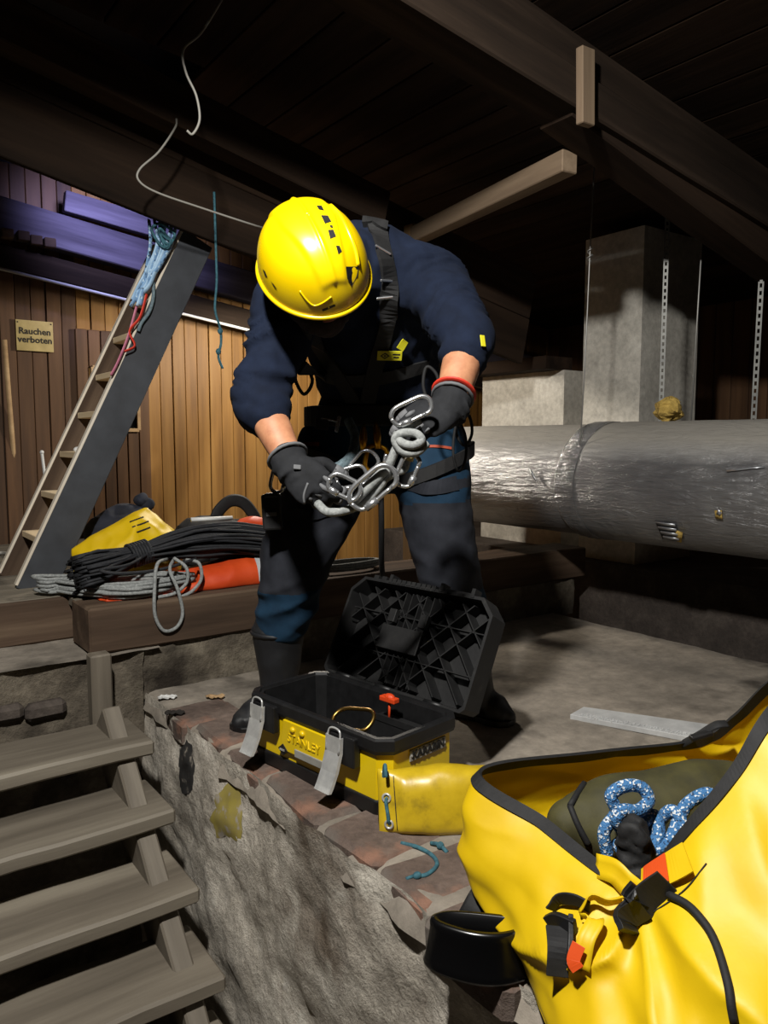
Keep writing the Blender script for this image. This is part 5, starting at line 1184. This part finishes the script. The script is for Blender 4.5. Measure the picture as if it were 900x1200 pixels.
o = MB().tube(catmull([onY(252, 609, 3.42), onY(257, 598, 3.42), onY(270, 587, 3.42), (onY(285, 589, 3.42)), onY(297, 603, 3.42), onY(301, 613, 3.42)], 8), .030, 8, flat=(.22, 1.0, YD)).build('shoulder_strap', 'web_black', smooth=True); tag(o, 'black padded shoulder strap arching over the gear heap', 'strap')
o = MB().ball(onY(166, 586, 3.42), .032, .03, .03, n=14, k=10); o.ball(onY(172, 591, 3.42), .036, .03, .03, n=14, k=10)
for i, v_ in enumerate(o.v): o.v[i] = v_+nz3(v_, 30)*.010
o = o.build('knit_hat', 'navy_cloth', smooth=True); tag(o, 'crumpled black knit hat on top of the navy jacket', 'hat')
a, b_ = onY(224, 609, 2.99), onY(272, 607, 2.99); o = MB().tube([a, b_], .009, 8).build('white_stick', 'white_metal', smooth=True); tag(o, 'short white stick lying on the black rope heap', 'stick')
# black rope hank
rr = random.Random(11); cl = catmull([onY(x, y, 2.92) for x, y in ((94, 670), (130, 660), (172, 646), (225, 634), (275, 632), (322, 638))], 5); k = len(cl)
hk = empty('black_rope', cl[k//2]-UP*.05, 'large hank of black rope wrapped at the waist lying on the orange bag', 'rope')
b = MB()
for s in range(64):
    a = rr.uniform(0, 6.28); q = math.sqrt(rr.random()); P_ = []
    for i in range(k):
        t = i/(k-1); pr = .030+.042*min(1, abs(t-.36)/.25)+.02*max(0, t-.6); lim = (.06 if t < .36 else .09)
        w_ = nz((s*3.1, t*4, 0), 1)*.020*min(1, abs(t-.36)/.2)
        P_.append(cl[i]+Vector((rr.uniform(-.004, .004), math.cos(a)*q*pr*1.6+w_, math.sin(a)*q*pr+w_*.4)))
    if s % 2 == 0:   # bend back at the left end
        P_ = [P_[0]+Vector((.03, .02, -.02)), P_[0]+Vector((-.025, .012, -.008))]+P_
    b.tube(P_, .0062, 6)
b.build('strands', 'rope_black', hk, True)
b = MB(); c0 = cl[int(k*.36)]; tt = (cl[int(k*.36)+1]-cl[int(k*.36)-1]).normalized(); o1 = tt.cross(YD).normalized()
P_ = [c0+tt*(-.035+.0108*i/12)+(YD*math.cos(i*math.pi/6)*.058+o1*math.sin(i*math.pi/6)*.044) for i in range(85)]
b.tube(P_, .0062, 6); b.tube(catmull([c0+tt*.02-YD*.05, onY(150, 662, 2.80), onY(118, 668, 2.78), onY(140, 672, 2.76), onY(185, 668, 2.76), onY(230, 655, 2.78)], 8), .0062, 6); b.build('wrap_turns', 'rope_black', hk, True)
# grey rope coil with a loop hanging over the timber
gc = empty('grey_rope', onY(150, 690, 2.85), 'grey rope coil with one loop hanging down over the brown timber', 'rope')
b = MB(); P_ = []
for i in range(13*14):
    a = i*2*math.pi/14; k_ = i//14; q = Vector((i*.11, 0, 0)); rx = .23+.09*nz(q, 1.3); ry = .085+.05*nz(q, 1.1, 4)
    cx = onY(138, 690, 2.86)
    P_.append(Vector((cx.x+.04*nz(q, .9, 8)+rx*math.cos(a)+.03*(k_ % 3), 2.86+.03*nz(q, 1, 12)+ry*math.sin(a), DZ+.010+.0042*k_+.004*(1-math.cos(a))*.5+.012*abs(nz(q, 2)))))
P_ = [Vector((p.x, p.y+max(0, .86-p.x)*.9, p.z)) for p in P_]
P_ = [Vector((p.x, min(3.13, max(p.y, 2.735 if p.x > .74 else 3.015)), p.z)) for p in P_]       # stays on the timber and the deck
b.tube(catmull(P_, 2), .0066, 6); b.build('coil', 'rope_grey', gc, True)
MB().tube(catmull([onY(196, 655, 2.84), onY(184, 662, 2.74), onY(181, 695, 2.70), onY(182, 722, 2.698), onY(192, 739, 2.698), onY(207, 735, 2.698), onY(214, 718, 2.698), onY(208, 690, 2.70), onY(199, 668, 2.74), onY(204, 655, 2.84)], 6), .0066, 8).build('hanging_loop', 'rope_grey', gc, True)
MB().tube(catmull([onY(204, 654, 2.80), onY(218, 665, 2.75), onY(219, 682, 2.745), onY(205, 695, 2.745), onY(185, 700, 2.75)], 6), .0066, 8).build('loop', 'rope_grey', gc, True)
MB().tube(catmull([onY(218, 656, 2.80), onY(233, 660, 2.76), onY(236, 678, 2.75), onY(226, 692, 2.745), onY(212, 700, 2.75)], 6), .0066, 8).build('loop', 'rope_grey', gc, True)
# the orange bag gives way under the ropes that lie on it
def press(root, over, keep=.004):
    fab = [c for c in root.children if c.name.startswith('fabric')][0].data; V_ = []; F_ = []
    for o_ in over:
        for c_ in o_.children: k0 = len(V_); V_ += [tuple(v_.co) for v_ in c_.data.vertices]; F_ += [tuple(i+k0 for i in p.vertices) for p in c_.data.polygons]
    t_ = BVHTree.FromPolygons(V_, F_); top = {}
    for v_ in fab.vertices:
        zs = [h_[0].z for dx in (-.008, 0, .008) for dy in (-.008, 0, .008) for h_ in [t_.ray_cast(Vector((v_.co.x+dx, v_.co.y+dy, DZ-.02)), UP)] if h_[0] is not None]
        top[v_.index] = min(zs)-keep if zs else 9
    for v_ in fab.vertices: v_.co.z = max(DZ+.001, min(v_.co.z, top[v_.index]))
    fab.update()
press(orange_root, (hk, gc))
# rope lying on the timber behind the legs
b = MB(); P_ = []
for i in range(8*12):
    a = i*2*math.pi/12; cx = onY(405, 680, 2.84); q = Vector((i*.13, 3, 0)); P_.append(Vector((cx.x+(.17+.05*nz(q, 1))*math.cos(a), 2.84+(.06+.02*nz(q, 1, 3))*math.sin(a), DZ+.016+.0035*(i//12)+.003*nz(q, 2, 6))))
o = b.tube(catmull(P_, 2), .006, 6).build('rope_coil', 'rope_grey', smooth=True); tag(o, 'flat grey rope coil on the timber seen between the legs of the worker', 'rope')
o = MB().tube(catmull([onZ(x, y, DZ+.012) for x, y in ((-12, 652), (4, 648), (16, 655), (8, 664), (-6, 662))], 6, True), .010, 6, closed=True).build('white_cord_coil', 'cord_white', smooth=True); tag(o, 'small coil of white cord on the deck left of the ladder', 'cord')
# litter on the concrete
for i, (x, y, m_, lab) in enumerate(((252, 817, 'pale_wood', 'dry pale leaf scrap on the dark concrete behind the toolbox'), (205, 836, 'ink', 'curled dark bark scrap on the dark concrete near the stair head'), (196, 818, 'white_metal', 'small white plaster chip at the corner of the platform'))):
    c = onZ(x, y, .006); b = MB(); b.grid(lambda u, v: c+RGT*((u-.5)*.07*(1-.5*abs(v-.5)))+FWD*((v-.5)*.03)+UP*(.006+.008*nz((u*3, v*3, i*5), 1.5)), 8, 4)
    o = b.build('litter_scrap', m_); s_ = o.modifiers.new('t', 'SOLIDIFY'); s_.thickness = .003; tag(o, lab, 'scrap')
